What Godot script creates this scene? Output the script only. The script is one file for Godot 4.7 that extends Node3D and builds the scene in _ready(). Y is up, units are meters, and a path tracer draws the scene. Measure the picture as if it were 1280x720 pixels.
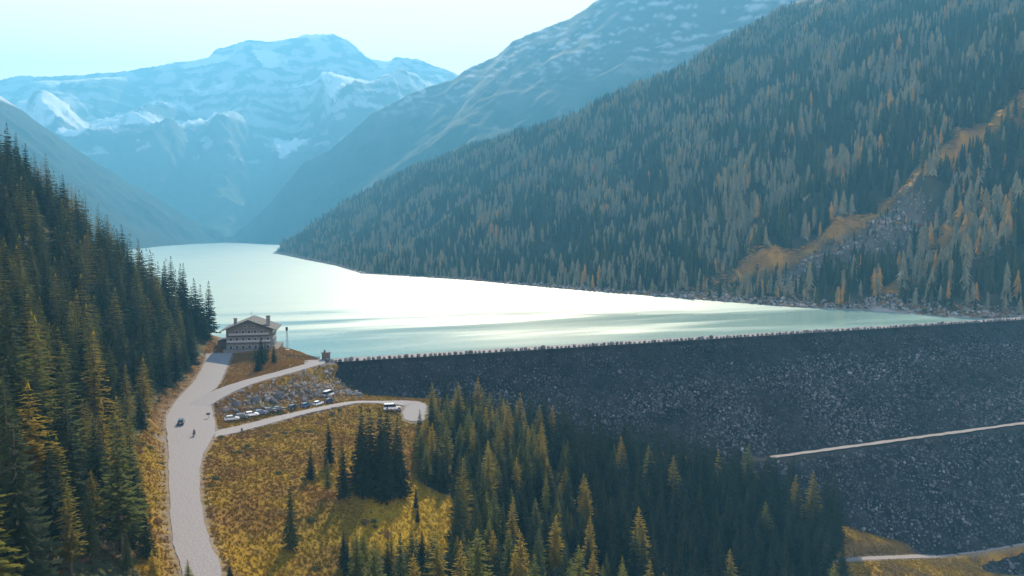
extends Node3D
# An alpine reservoir seen from the air: rockfill dam, lake, forested flanks, glacier massif in haze.
# World metres, y up, lake level y = 0.

var rng := RandomNumberGenerator.new()
var used_names := {}
var mats := {}
var noise_a := FastNoiseLite.new()
var noise_b := FastNoiseLite.new()
var noise_c := FastNoiseLite.new()

# ------------------------------------------------------------------ helpers
func numbered(called: String) -> String:
	if not used_names.has(called):
		used_names[called] = 0
		return called
	used_names[called] += 1
	return "%s_%03d" % [called, used_names[called]]

func tag(o: Node, label := "", category := "", group := "", kind := "") -> Node:
	if label: o.set_meta("label", label)
	if category: o.set_meta("category", category)
	if group: o.set_meta("group", group)
	if kind: o.set_meta("kind", kind)
	return o

func base(called: String, at: Vector3, turn := 0.0) -> Node3D:
	var o := Node3D.new()
	o.name = numbered(called)
	add_child(o)
	o.position = at
	o.rotation.y = turn
	return o

func part(called: String, mesh: Mesh, mat: Material, parent: Node, at := Vector3.ZERO, basis_ := Basis()) -> MeshInstance3D:
	var o := MeshInstance3D.new()
	o.name = numbered(called) if parent == self else called
	o.mesh = mesh
	if mat: o.material_override = mat
	parent.add_child(o, true)
	o.transform = Transform3D(basis_, at)
	return o

func lin(r: float, g: float, b: float) -> Color:
	return Color(r, g, b).linear_to_srgb()

func mat(name_: String, col: Color, rough := 0.85, metal := 0.0, vertex := false) -> StandardMaterial3D:
	if mats.has(name_): return mats[name_]
	var m := StandardMaterial3D.new()
	m.resource_name = name_
	m.albedo_color = col
	m.roughness = rough
	m.metallic = metal
	m.vertex_color_use_as_albedo = vertex
	mats[name_] = m
	return m

func box(sx: float, sy: float, sz: float, c := Vector3.ZERO, st: SurfaceTool = null, bevel := 0.0) -> SurfaceTool:
	if st == null:
		st = SurfaceTool.new()
		st.begin(Mesh.PRIMITIVE_TRIANGLES)
	var h := Vector3(sx, sy, sz) * 0.5
	if bevel <= 0.0:
		for ax in 3:
			for sg in [-1.0, 1.0]:
				var n := Vector3.ZERO
				n[ax] = sg
				var u := Vector3.ZERO
				u[(ax + 1) % 3] = 1.0
				var v := n.cross(u)
				quad(st, c + h * (n - u - v), c + h * (n - u + v), c + h * (n + u + v), c + h * (n + u - v))
	else:
		# chamfered box: hull of 24 points, faces + edge strips + corners
		var b := Vector3(bevel, bevel, bevel)
		for ax in 3:
			for sg in [-1.0, 1.0]:
				var n := Vector3.ZERO
				n[ax] = sg
				var u := Vector3.ZERO
				u[(ax + 1) % 3] = 1.0
				var v := n.cross(u)
				var hi := h - b
				var f := n * h
				quad(st, c + f + hi * (-u - v), c + f + hi * (-u + v), c + f + hi * (u + v), c + f + hi * (u - v))
		for ax in 3:
			for s1 in [-1.0, 1.0]:
				for s2 in [-1.0, 1.0]:
					var a1 := (ax + 1) % 3
					var a2 := (ax + 2) % 3
					var p1 := Vector3.ZERO
					p1[a1] = s1 * h[a1]
					p1[a2] = s2 * (h[a2] - bevel)
					var p2 := Vector3.ZERO
					p2[a1] = s1 * (h[a1] - bevel)
					p2[a2] = s2 * h[a2]
					var e := Vector3.ZERO
					e[ax] = h[ax] - bevel
					if s1 * s2 > 0: quad(st, c + p1 - e, c + p1 + e, c + p2 + e, c + p2 - e)
					else: quad(st, c + p1 + e, c + p1 - e, c + p2 - e, c + p2 + e)
	return st

func tri(st: SurfaceTool, a: Vector3, b: Vector3, c: Vector3) -> void:
	st.set_smooth_group(-1)
	st.add_vertex(a)
	st.add_vertex(b)
	st.add_vertex(c)

func quad(st: SurfaceTool, a: Vector3, b: Vector3, c: Vector3, d: Vector3) -> void:
	tri(st, a, b, c)
	tri(st, a, c, d)

func new_st() -> SurfaceTool:
	var st := SurfaceTool.new()
	st.begin(Mesh.PRIMITIVE_TRIANGLES)
	return st

func done(st: SurfaceTool) -> ArrayMesh:
	st.generate_normals()
	return st.commit()

func tube(st: SurfaceTool, a: Vector3, b: Vector3, ra: float, rb: float, n := 8) -> void:
	var d := (b - a).normalized()
	var u := d.cross(Vector3.UP if absf(d.y) < 0.9 else Vector3.RIGHT).normalized()
	var v := d.cross(u)
	for i in n:
		var t0 := TAU * i / n
		var t1 := TAU * (i + 1) / n
		var e0 := u * cos(t0) + v * sin(t0)
		var e1 := u * cos(t1) + v * sin(t1)
		quad(st, a + e0 * ra, b + e0 * rb, b + e1 * rb, a + e1 * ra)
		tri(st, a, a + e0 * ra, a + e1 * ra)
		tri(st, b, b + e1 * rb, b + e0 * rb)

# A grid of points (row by row) with a colour each, smooth shaded.
func sheet(pos: PackedVector3Array, col: PackedColorArray, nx: int, nz: int) -> ArrayMesh:
	var idx := PackedInt32Array()
	idx.resize((nx - 1) * (nz - 1) * 6)
	var k := 0
	for j in nz - 1:
		for i in nx - 1:
			var a := j * nx + i
			idx[k] = a
			idx[k + 1] = a + 1
			idx[k + 2] = a + nx
			idx[k + 3] = a + 1
			idx[k + 4] = a + nx + 1
			idx[k + 5] = a + nx
			k += 6
	var arr := []
	arr.resize(Mesh.ARRAY_MAX)
	arr[Mesh.ARRAY_VERTEX] = pos
	arr[Mesh.ARRAY_COLOR] = col
	arr[Mesh.ARRAY_INDEX] = idx
	var st := SurfaceTool.new()
	st.create_from_arrays(arr)
	st.generate_normals()
	return st.commit()

func lerp_table(tab: Array, x: float) -> float:
	if x <= tab[0][0]: return tab[0][1]
	for i in range(1, tab.size()):
		if x <= tab[i][0]:
			var f: float = (x - tab[i - 1][0]) / (tab[i][0] - tab[i - 1][0])
			return lerpf(tab[i - 1][1], tab[i][1], f)
	return tab[tab.size() - 1][1]

func seg_dist(p: Vector2, a: Vector2, b: Vector2) -> Vector2:
	# (distance, fraction)
	var d := b - a
	var f := clampf((p - a).dot(d) / d.length_squared(), 0.0, 1.0)
	return Vector2(p.distance_to(a + d * f), f)

func poly_dist(p: Vector2, pts: Array) -> float:
	var best := 1e9
	for i in pts.size() - 1:
		best = minf(best, seg_dist(p, pts[i], pts[i + 1]).x)
	return best

# ------------------------------------------------------------------ near terrain
# surveyed spot heights (x, y, z) of the valley side, meadow, knoll and valley floor
const SPOTS := [
	[-50, 2, -108], [-57, 2, -120], [-66, 2, -138], [-78, 2, -163], [-88, 2, -188], [-105, 2.5, -227], [-112, 3.2, -255], [-122, 5, -285], [-130, 6.5, -310],
	[-38, 1.5, -80], [-20, 0, -40], [0, -3, 0],
	[-100, 33, -108], [-200, 105, -108], [-320, 185, -108], [-130, 36, -163], [-230, 110, -163], [-340, 185, -163], [-150, 32, -227], [-250, 108, -227], [-360, 185, -227],
	[-152, 26, -280], [-200, 67, -280], [-250, 106, -280], [-360, 180, -280], [-158, 20, -318], [-205, 58, -330], [-260, 98, -340], [-145, -8, -365], [-205, 0, -410], [-270, 30, -430], [-370, 110, -420],
	[-80, 30, -50], [-180, 100, -50], [-320, 185, -50], [-60, 25, 40], [-200, 112, 40], [-330, 190, 40], [0, -10, 50], [100, -45, 50], [250, -80, 50],
	[-54, 0, -151], [-43, -4, -132], [-62, 0.3, -175], [-72, 0.3, -197], [-40, -4, -160], [-30, -8, -120], [-22, -11, -150], [-47, -2.5, -192], [-30, -9, -182],
	[-84, 1, -189], [-78, 0, -203], [-70, -1, -220], [-58, -4, -247], [-37, -8, -262], [-28, -8.5, -256], [-50, -6.5, -225], [-40, -8.5, -235],
	[-95, 2.6, -218], [-99, 4, -235], [-94, 4.2, -246], [-86, 4.6, -262], [-79, 4.8, -277],
	[-80, 0.5, -232], [-73, -1.5, -248], [-66, -3.5, -260],
	[-115, 7, -298], [-104, 6.6, -292], [-94, 4.6, -289], [-96, 6, -303], [-107, 7.2, -308], [-128, 7.2, -318], [-88, 0, -312], [-112, 0, -338],
	[-62, -5, -267], [-26, -9, -274], [19, -23, -269], [78, -32, -278], [115, -45, -270], [131, -55, -259], [180, -71, -251], [240, -82, -240],
	[72, -37, -250], [50, -42, -205], [50, -50, -170], [30, -27, -235], [100, -53, -228], [112, -59, -200], [100, -63, -160], [128, -56.5, -248], [150, -63, -238], [140, -68, -190], [200, -76, -230], [200, -82, -180], [60, -60, -120], [100, -75, -80], [200, -92, -80], [20, -38, -60],
	[-5, -13, -240], [8, -16, -215], [-10, -13, -200], [14, -21, -185], [20, -27, -160], [0, -18, -150], [22, -32, -135], [5, -23, -120], [-15, -15, -100],
	[-90, -14, -350], [-60, -16, -325], [0, -30, -345], [150, -40, -410], [320, -50, -470], [320, -85, -280], [330, -95, -100], [330, -90, 50]]
var spot_xz := PackedVector2Array()
var spot_w := PackedFloat64Array()

func solve_spline() -> void:
	var n := SPOTS.size()
	var m := n + 3
	var rows := []
	for i in n: spot_xz.append(Vector2(SPOTS[i][0], SPOTS[i][2]) / 100.0)
	for i in m:
		var r := PackedFloat64Array()
		r.resize(m + 1)
		if i < n:
			for j in n:
				var d := spot_xz[i].distance_to(spot_xz[j])
				r[j] = d * d * log(d + 1e-9) + (0.002 if i == j else 0.0)
			r[n] = 1.0
			r[n + 1] = spot_xz[i].x
			r[n + 2] = spot_xz[i].y
			r[m] = SPOTS[i][1]
		else:
			for j in n: r[j] = 1.0 if i == n else (spot_xz[j].x if i == n + 1 else spot_xz[j].y)
		rows.append(r)
	for c in m:
		var p := c
		for i in range(c + 1, m):
			if absf(rows[i][c]) > absf(rows[p][c]): p = i
		var t = rows[c]
		rows[c] = rows[p]
		rows[p] = t
		var rc: PackedFloat64Array = rows[c]
		for i in range(c + 1, m):
			var ri: PackedFloat64Array = rows[i]
			var f := ri[c] / rc[c]
			if f == 0.0: continue
			for j in range(c, m + 1): ri[j] -= f * rc[j]
			rows[i] = ri
	spot_w.resize(m)
	for c in range(m - 1, -1, -1):
		var s: float = rows[c][m]
		for j in range(c + 1, m): s -= rows[c][j] * spot_w[j]
		spot_w[c] = s / rows[c][c]

func spline(x: float, z: float) -> float:
	var q := Vector2(x, z) / 100.0
	var n := spot_xz.size()
	var s: float = spot_w[n] + spot_w[n + 1] * q.x + spot_w[n + 2] * q.y
	for i in n:
		var d2 := q.distance_squared_to(spot_xz[i]) + 1e-12
		s += spot_w[i] * d2 * log(d2) * 0.5
	return s

# centre lines (x, y, z, half width)
const MAIN_ROAD := [[-8, -1.5, -10, 3.4], [-20, 0, -40, 3.4], [-38, 1.6, -80, 2.9], [-49.8, 2, -108, 2.8], [-57, 2, -120, 2.8], [-66.5, 2, -138, 2.9], [-78.4, 2, -163, 3.5], [-88.3, 2.1, -188, 6.0], [-97.5, 2.25, -207, 6.3], [-105.2, 2.6, -227, 5.2], [-111.7, 3.2, -252, 4.7], [-120.5, 4.7, -281, 4.6], [-124.5, 6.2, -293, 5.2]]
const DAM_ROAD := [[-100.5, 2.1, -215, 4.0], [-98.2, 3.5, -232, 3.8], [-94, 4.2, -245, 3.4], [-86.5, 4.6, -260, 3.3], [-78.8, 5.0, -276, 3.3], [-75.5, 5.0, -281, 4.2]]
const PARK_ROAD := [[-91, 2.1, -185, 4.5], [-84.3, 1, -190.5, 3.3], [-78, 0, -203, 2.9], [-70, -1, -220, 2.5], [-58, -4, -248, 2.3], [-48.5, -6.6, -259, 2.6], [-39, -8, -262, 4.5], [-34.5, -8.4, -251, 5.5], [-34, -8.6, -243, 4.2], [-33.6, -8.65, -240, 1.8]]
const TOE_TRACK := [[84, -50.8, -223, 1.2], [96, -53, -226.5, 1.2], [110, -55.3, -232, 1.2], [131, -59, -241.5, 1.3], [150, -62.5, -250, 1.4], [166, -65.0, -257, 1.5], [206, -66.2, -270.5, 1.6], [260, -67.6, -290.3, 1.6]]

func smooth_line(pts: Array, step := 2.0) -> Array:
	var out := []
	for i in pts.size() - 1:
		var p0: Array = pts[maxi(i - 1, 0)]
		var p1: Array = pts[i]
		var p2: Array = pts[i + 1]
		var p3: Array = pts[mini(i + 2, pts.size() - 1)]
		var len_ := Vector2(p2[0] - p1[0], p2[2] - p1[2]).length()
		var n := maxi(1, int(len_ / step))
		for k in n:
			var f := float(k) / n
			var v := []
			for c in 4:
				v.append(cubic_interpolate(p1[c], p2[c], p0[c], p3[c], f))
			out.append(v)
	out.append(pts[pts.size() - 1].duplicate())
	return out

var road_lines := []
var road_cells := {}

func index_roads() -> void:
	for l in road_lines:
		for p in l:
			for dx in range(-1, 2):
				for dz in range(-1, 2):
					var key := Vector2i(int(floor(p[0] / 14.0)) + dx, int(floor(p[2] / 14.0)) + dz)
					if not road_cells.has(key): road_cells[key] = []
					road_cells[key].append(p)

# (how far outside the road's edge, road height); 1e9 when no road is near
func road_at(x: float, z: float) -> Vector2:
	var key := Vector2i(int(floor(x / 14.0)), int(floor(z / 14.0)))
	if not road_cells.has(key): return Vector2(1e9, 0)
	var best := 1e9
	var ws := 0.0
	var hs := 0.0
	for p in road_cells[key]:
		var dx: float = p[0] - x
		var dz: float = p[2] - z
		var dd := sqrt(dx * dx + dz * dz)
		var d: float = dd - p[3]
		best = minf(best, d)
		var w := 1.0 / pow(maxf(dd, 0.3), 4.0)
		ws += w
		hs += w * p[1]
	return Vector2(best, hs / ws)

const GX0 := -420.0
const GZ0 := -440.0
const GSTEP := 2.0
const GNX := 411
const GNZ := 261
var gh := PackedFloat32Array()

func ground(x: float, z: float) -> float:
	var fx := clampf((x - GX0) / GSTEP, 0.0, GNX - 1.001)
	var fz := clampf((z - GZ0) / GSTEP, 0.0, GNZ - 1.001)
	var i := int(fx)
	var j := int(fz)
	fx -= i
	fz -= j
	var a := gh[j * GNX + i]
	var b := gh[j * GNX + i + 1]
	var c := gh[(j + 1) * GNX + i]
	var d := gh[(j + 1) * GNX + i + 1]
	return lerpf(lerpf(a, b, fx), lerpf(c, d, fx), fz)

var forest_left := PackedVector2Array([Vector2(-52, -92), Vector2(-63, -114), Vector2(-75, -134), Vector2(-90, -163), Vector2(-101, -190), Vector2(-108, -207), Vector2(-114, -226), Vector2(-119, -250), Vector2(-128, -281), Vector2(-131, -292), Vector2(-134, -302), Vector2(-137, -316), Vector2(-150, -338), Vector2(-190, -352), Vector2(-260, -366), Vector2(-400, -366), Vector2(-400, -20), Vector2(-75, -20)])
var forest_knoll := PackedVector2Array([Vector2(-28, -244), Vector2(-22, -261), Vector2(19, -261), Vector2(74, -266), Vector2(108, -262), Vector2(123, -254), Vector2(117, -240), Vector2(103, -224), Vector2(100, -190), Vector2(100, -120), Vector2(40, -80), Vector2(-10, -88), Vector2(-28, -116), Vector2(-33, -131), Vector2(-24, -141), Vector2(-14, -148), Vector2(-13, -176), Vector2(-25, -184), Vector2(-28, -205)])

func build_ground() -> void:
	solve_spline()
	for r in [MAIN_ROAD, DAM_ROAD, PARK_ROAD, TOE_TRACK]: road_lines.append(smooth_line(r))
	index_roads()
	gh.resize(GNX * GNZ)
	# the spline is smooth: sample it every 6 m and interpolate
	var cn := 138
	var cm := 88
	var coarse := PackedFloat32Array()
	coarse.resize(cn * cm)
	for j in cm:
		for i in cn: coarse[j * cn + i] = spline(GX0 + i * 6.0, GZ0 + j * 6.0)
	var pos := PackedVector3Array()
	var col := PackedColorArray()
	pos.resize(GNX * GNZ)
	col.resize(GNX * GNZ)
	for j in GNZ:
		for i in GNX:
			var x := GX0 + i * GSTEP
			var z := GZ0 + j * GSTEP
			var fx := minf((x - GX0) / 6.0, cn - 1.001)
			var fz := minf((z - GZ0) / 6.0, cm - 1.001)
			var a := int(fx)
			var b := int(fz)
			var ux := fx - a
			var uz := fz - b
			var h := 0.0
			# bicubic
			var rowsv := [0.0, 0.0, 0.0, 0.0]
			for q in 4:
				var bb := clampi(b + q - 1, 0, cm - 1) * cn
				rowsv[q] = cubic_interpolate(coarse[bb + a], coarse[bb + mini(a + 1, cn - 1)], coarse[bb + maxi(a - 1, 0)], coarse[bb + mini(a + 2, cn - 1)], ux)
			h = cubic_interpolate(rowsv[1], rowsv[2], rowsv[0], rowsv[3], uz)
			var p2 := Vector2(x, z)
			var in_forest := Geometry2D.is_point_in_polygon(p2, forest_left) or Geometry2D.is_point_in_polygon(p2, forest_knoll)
			var big := noise_a.get_noise_2d(x * 2.2, z * 2.2)
			var fine := noise_b.get_noise_2d(x * 9.0, z * 9.0)
			var mid := noise_c.get_noise_2d(x * 5.0, z * 5.0)
			h += big * 0.9 + fine * 0.28 + mid * 0.35
			# rocky bank between the dam road and the parking road
			var bank := clampf(1.0 - absf(poly_dist(p2, [Vector2(-90, -214), Vector2(-84, -232), Vector2(-76, -247), Vector2(-70, -262)])) / 11.0, 0.0, 1.0)
			h += bank * (absf(fine) * 1.6 + maxf(mid, 0.0) * 1.2 - 0.3)
			var r := road_at(x, z)
			var off := r.x
			if off < 5.0:
				h = lerpf(r.y - 0.16, h, smoothstep(0.6, 5.0, off))
			gh[j * GNX + i] = h
			pos[j * GNX + i] = Vector3(x, h, z)
			# what grows or lies there
			var grass := Color(0.26, 0.155, 0.015)
			var dry := Color(0.19, 0.1, 0.02)
			var green := Color(0.16, 0.13, 0.015)
			var gold := Color(0.35, 0.22, 0.012)
			var soil := Color(0.085, 0.05, 0.024)
			var c := grass.lerp(dry, clampf(0.45 + mid * 1.5, 0.0, 1.0))
			c = c.lerp(green, clampf(big * 1.2, 0.0, 0.4))
			c = c.lerp(soil, smoothstep(0.22, 0.5, fine) * 0.75)
			if x > -34.0 and z > -185.0 and z < -140.0: c = c.lerp(gold, 0.8)
			if x > 90.0 and z > -262.0:
				c = Color(0.33, 0.19, 0.018).lerp(Color(0.16, 0.1, 0.035), smoothstep(0.0, 0.4, mid + big * 0.6))
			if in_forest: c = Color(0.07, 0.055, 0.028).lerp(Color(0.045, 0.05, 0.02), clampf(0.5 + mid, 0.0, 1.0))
			if bank > 0.0:
				var rock := Color(0.27, 0.235, 0.21).lerp(Color(0.17, 0.15, 0.14), clampf(0.5 + mid * 2.0, 0.0, 1.0))
				c = c.lerp(rock, clampf(bank * 2.0 + fine * 1.4 - 0.5, 0.0, 1.0))
			if x < -95.0 and z < -190.0 and not in_forest:
				c = c.lerp(Color(0.196, 0.098, 0.040), 0.6).lerp(Color(0.13, 0.085, 0.045), smoothstep(0.0, 0.35, fine))
			if off < 1.6: c = c.lerp(Color(0.22, 0.18, 0.14), smoothstep(1.6, 0.1, off + fine * 1.2))
			if h < 0.8 and z < -300.0: c = Color(0.3, 0.28, 0.25)
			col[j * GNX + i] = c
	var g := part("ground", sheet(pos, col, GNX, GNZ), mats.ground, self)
	tag(g, "autumn meadow and forest floor sloping from the road down to the valley", "ground", "", "structure")

func road_mesh(line: Array, lift: float) -> ArrayMesh:
	var st := new_st()
	var prev_l := Vector3.ZERO
	var prev_r := Vector3.ZERO
	for i in line.size():
		var a: Array = line[maxi(i - 1, 0)]
		var b: Array = line[mini(i + 1, line.size() - 1)]
		var d := Vector3(b[0] - a[0], 0, b[2] - a[2]).normalized()
		var side := Vector3(-d.z, 0, d.x)
		var w: float = line[i][3] + noise_b.get_noise_2d(line[i][0] * 12.0, line[i][2] * 12.0) * 0.35
		var c := Vector3(line[i][0], line[i][1] + lift, line[i][2])
		var l := c - side * w
		var r := c + side * w
		if i > 0:
			quad(st, prev_l, l, r, prev_r)
			quad(st, prev_l - Vector3(0, 0.5, 0), l - Vector3(0, 0.5, 0), l, prev_l)
			quad(st, prev_r, r, r - Vector3(0, 0.5, 0), prev_r - Vector3(0, 0.5, 0))
		prev_l = l
		prev_r = r
	return done(st)

# ------------------------------------------------------------------ dam
const DAM_A := Vector3(-80, 5, -276)
const DAM_D := Vector3(0.939, 0, -0.344)
const DAM_N := Vector3(0.344, 0, 0.939)
const DAM_PROFILE := [[0.0, 5.0], [11.5, -5.0], [59.0, -34.4], [63.2, -34.6], [138.0, -92.1]]

func dam_y(off: float) -> float:
	return lerp_table(DAM_PROFILE, off)

func rock_mesh(r: RandomNumberGenerator, squash := 0.75) -> ArrayMesh:
	var st := new_st()
	var t := (1.0 + sqrt(5.0)) / 2.0
	var v := [Vector3(-1, t, 0), Vector3(1, t, 0), Vector3(-1, -t, 0), Vector3(1, -t, 0), Vector3(0, -1, t), Vector3(0, 1, t), Vector3(0, -1, -t), Vector3(0, 1, -t), Vector3(t, 0, -1), Vector3(t, 0, 1), Vector3(-t, 0, -1), Vector3(-t, 0, 1)]
	var f := [[0, 11, 5], [0, 5, 1], [0, 1, 7], [0, 7, 10], [0, 10, 11], [1, 5, 9], [5, 11, 4], [11, 10, 2], [10, 7, 6], [7, 1, 8], [3, 9, 4], [3, 4, 2], [3, 2, 6], [3, 6, 8], [3, 8, 9], [4, 9, 5], [2, 4, 11], [6, 2, 10], [8, 6, 7], [9, 8, 1]]
	for i in 12:
		var q: Vector3 = v[i].normalized() * r.randf_range(0.33, 0.6)
		q.y *= squash
		# flatten some sides so that it reads as a broken block
		q.x = clampf(q.x, -0.42, 0.38)
		q.z = clampf(q.z, -0.4, 0.43)
		v[i] = q
	for a in f: tri(st, v[a[0]], v[a[2]], v[a[1]])
	return done(st)

func scatter(called: String, mesh: Mesh, material: Material, where: Array, cols: Array, parent: Node) -> MultiMeshInstance3D:
	var mm := MultiMesh.new()
	mm.transform_format = MultiMesh.TRANSFORM_3D
	mm.use_colors = true
	mm.mesh = mesh
	mm.instance_count = where.size()
	for i in where.size():
		mm.set_instance_transform(i, where[i])
		mm.set_instance_color(i, cols[i])
	var o := MultiMeshInstance3D.new()
	o.name = numbered(called) if parent == self else called
	o.multimesh = mm
	o.material_override = material
	parent.add_child(o, true)
	return o

func rand_basis(r: RandomNumberGenerator, s: float) -> Basis:
	return Basis.from_euler(Vector3(r.randf_range(-PI, PI), r.randf_range(-PI, PI), r.randf_range(-PI, PI))).scaled_local(Vector3(s * r.randf_range(0.7, 1.35), s * r.randf_range(0.6, 1.1), s * r.randf_range(0.7, 1.35)))

func build_dam() -> void:
	var dam := base("rockfill_dam", Vector3.ZERO)
	tag(dam, "long grey rockfill dam with a boulder face holding back the lake", "dam")
	# face: a rough sheet
	var nu := 330
	var nv := 96
	var pos := PackedVector3Array()
	var col := PackedColorArray()
	for j in nv:
		for i in nu:
			var u := -4.0 + i * 1.7
			var off := 138.0 * j / (nv - 1)
			var p := DAM_A + DAM_D * u + DAM_N * off
			p.y = dam_y(off)
			var nn := noise_b.get_noise_2d(u * 7.0, off * 7.0)
			if off > 1.5 and (off < 58.0 or off > 64.5): p.y += nn * (0.55 if off > 11.0 else 0.3)
			pos.append(p)
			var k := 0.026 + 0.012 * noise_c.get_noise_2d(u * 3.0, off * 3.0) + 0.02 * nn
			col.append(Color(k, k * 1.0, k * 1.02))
	part("dam_face", sheet(pos, col, nu, nv), mats.stony, dam)
	# crest deck, its upstream face
	var st := new_st()
	for i in 90:
		var a := DAM_A + DAM_D * (i * 6.0 - 3.0)
		var b := DAM_A + DAM_D * (i * 6.0 + 3.0)
		quad(st, a - DAM_N * 9.0, b - DAM_N * 9.0, b, a)
		quad(st, a - DAM_N * 26.0 + Vector3(0, -14, 0), b - DAM_N * 26.0 + Vector3(0, -14, 0), b - DAM_N * 9.0, a - DAM_N * 9.0)
	part("dam_crest", done(st), mats.crest, dam)
	st = new_st()
	for i in 90:
		var a := DAM_A + DAM_D * (i * 6.0 - 3.0) + Vector3(0, 0.03, 0)
		var b := DAM_A + DAM_D * (i * 6.0 + 3.0) + Vector3(0, 0.03, 0)
		quad(st, a - DAM_N * 7.6, b - DAM_N * 7.6, b - DAM_N * 1.8, a - DAM_N * 1.8)
	part("crest_road", done(st), mats.road, dam)
	st = new_st()
	for i in 170:
		var a := DAM_A + DAM_D * (176.0 + i * 2.0)
		var b := DAM_A + DAM_D * (176.0 + (i + 1) * 2.0)
		a.y = -34.35
		b.y = -34.35
		var w := []
		for q in [i, i + 1]:
			w.append(59.9 + noise_b.get_noise_1d(q * 9.0) * 0.9)
			w.append(62.6 + noise_b.get_noise_1d(q * 11.0 + 700.0) * 0.8)
		quad(st, a + DAM_N * w[0], b + DAM_N * w[2], b + DAM_N * w[3], a + DAM_N * w[1])
	part("berm_track", done(st), mats.track, dam)
	# guard stones along the crest's edge
	var r := RandomNumberGenerator.new()
	r.seed = 41
	var kinds := [rock_mesh(r, 1.1), rock_mesh(r, 1.0), rock_mesh(r, 1.2), rock_mesh(r, 0.9)]
	var u := 6.0
	var n := 0
	while u < 470.0 and n < 230:
		var p := DAM_A + DAM_D * u - DAM_N * r.randf_range(0.5, 1.0)
		var s := r.randf_range(1.1, 1.9) * (1.35 if r.randf() < 0.12 else 1.0)
		var o := part("guard_stone", kinds[n % 4], mats.guard if n % 3 else mats.guard_dark, dam, p + Vector3(0, s * 0.33, 0), Basis(Vector3.UP, r.randf_range(0, TAU)).scaled_local(Vector3(s * 1.2, s, s * 1.2)))
		o.name = o.name
		u += r.randf_range(1.6, 2.9)
		n += 1
	# the fill: broken blocks lying on the face
	var rocks := [rock_mesh(r, 0.7), rock_mesh(r, 0.8), rock_mesh(r, 0.6)]
	for k in 3:
		var where := []
		var cols := []
		for i in 15000:
			var uu := r.randf_range(-2.0, 470.0)
			var off := 0.0
			if r.randf() < 0.12: off = r.randf_range(2.0, 11.5)
			else: off = r.randf_range(11.5, 125.0)
			if off > 58.6 and off < 64.4: continue
			var p := DAM_A + DAM_D * uu + DAM_N * off
			p.y = dam_y(off)
			if p.y < ground(p.x, p.z) - 0.5: continue
			var s := r.randf_range(0.55, 1.3) * (1.7 if r.randf() < 0.1 else 1.0)
			if off < 11.5: s *= 0.6
			where.append(Transform3D(rand_basis(r, s), p + Vector3(0, s * 0.12, 0)))
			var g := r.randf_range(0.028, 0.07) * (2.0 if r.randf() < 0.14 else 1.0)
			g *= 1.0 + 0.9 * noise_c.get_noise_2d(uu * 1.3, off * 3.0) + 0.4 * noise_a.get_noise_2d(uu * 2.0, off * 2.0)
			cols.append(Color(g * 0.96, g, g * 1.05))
		var o := scatter("rockfill", rocks[k], mats.stone_copy, where, cols, dam)
		o.set_meta("kind", "stuff")

# ------------------------------------------------------------------ lake
func build_lake() -> void:
	var st := new_st()
	var near := []
	var far := []
	# near edge just behind the crest, extended into the left bank; far edge beyond the valley head
	for i in 41:
		var f := i / 40.0
		var a := DAM_A + DAM_D * lerpf(-230.0, 560.0, f) - DAM_N * 14.0
		a.y = 0.0
		near.append(a)
		far.append(Vector3(lerpf(-3400.0, 600.0, f), 0.0, -4720.0))
	var nv := 60
	for i in 40:
		for j in nv:
			var f0 := pow(j / float(nv), 2.0)
			var f1 := pow((j + 1) / float(nv), 2.0)
			for v in [near[i].lerp(far[i], f0), near[i].lerp(far[i], f1), near[i + 1].lerp(far[i + 1], f1), near[i].lerp(far[i], f0), near[i + 1].lerp(far[i + 1], f1), near[i + 1].lerp(far[i + 1], f0)]:
				var q: Vector3 = v - DAM_A
				st.set_uv(Vector2((q.dot(DAM_D) + 500.0) / 1400.0, -q.dot(DAM_N) / 1600.0))
				st.add_vertex(v)
	var o := part("lake", done(st), mats.water, self)
	tag(o, "milky turquoise reservoir stretching back between the mountains", "lake", "", "structure")

# ------------------------------------------------------------------ right flank (s along the valley, t up the slope)
const RO := Vector2(335, -455)
const RS := Vector2(-0.567, -0.824)
const RT := Vector2(0.824, -0.567)
const SHORE_T := [[-500, 30], [0, 2], [16, -3], [36, -22], [84, -18], [128, -48], [235, -65], [379, -86], [554, -97], [757, -148], [1017, -90], [1350, -40], [1676, 14], [1900, 40]]
const RIDGE_T := [[-500, 1400], [600, 1250], [700, 1050], [778, 890], [863, 690], [899, 622], [1011, 565], [1091, 492], [1273, 462], [1410, 448], [1580, 398], [1738, 318], [1810, 240], [1840, 150], [1870, 40]]
const SPUR1 := [Vector2(223, 8), Vector2(191, 45), Vector2(171, 88), Vector2(150, 146), Vector2(125, 198), Vector2(95, 255), Vector2(60, 330)]
const SPUR2 := [Vector2(87, 1), Vector2(93, 36), Vector2(88, 62), Vector2(92, 116)]

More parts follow.
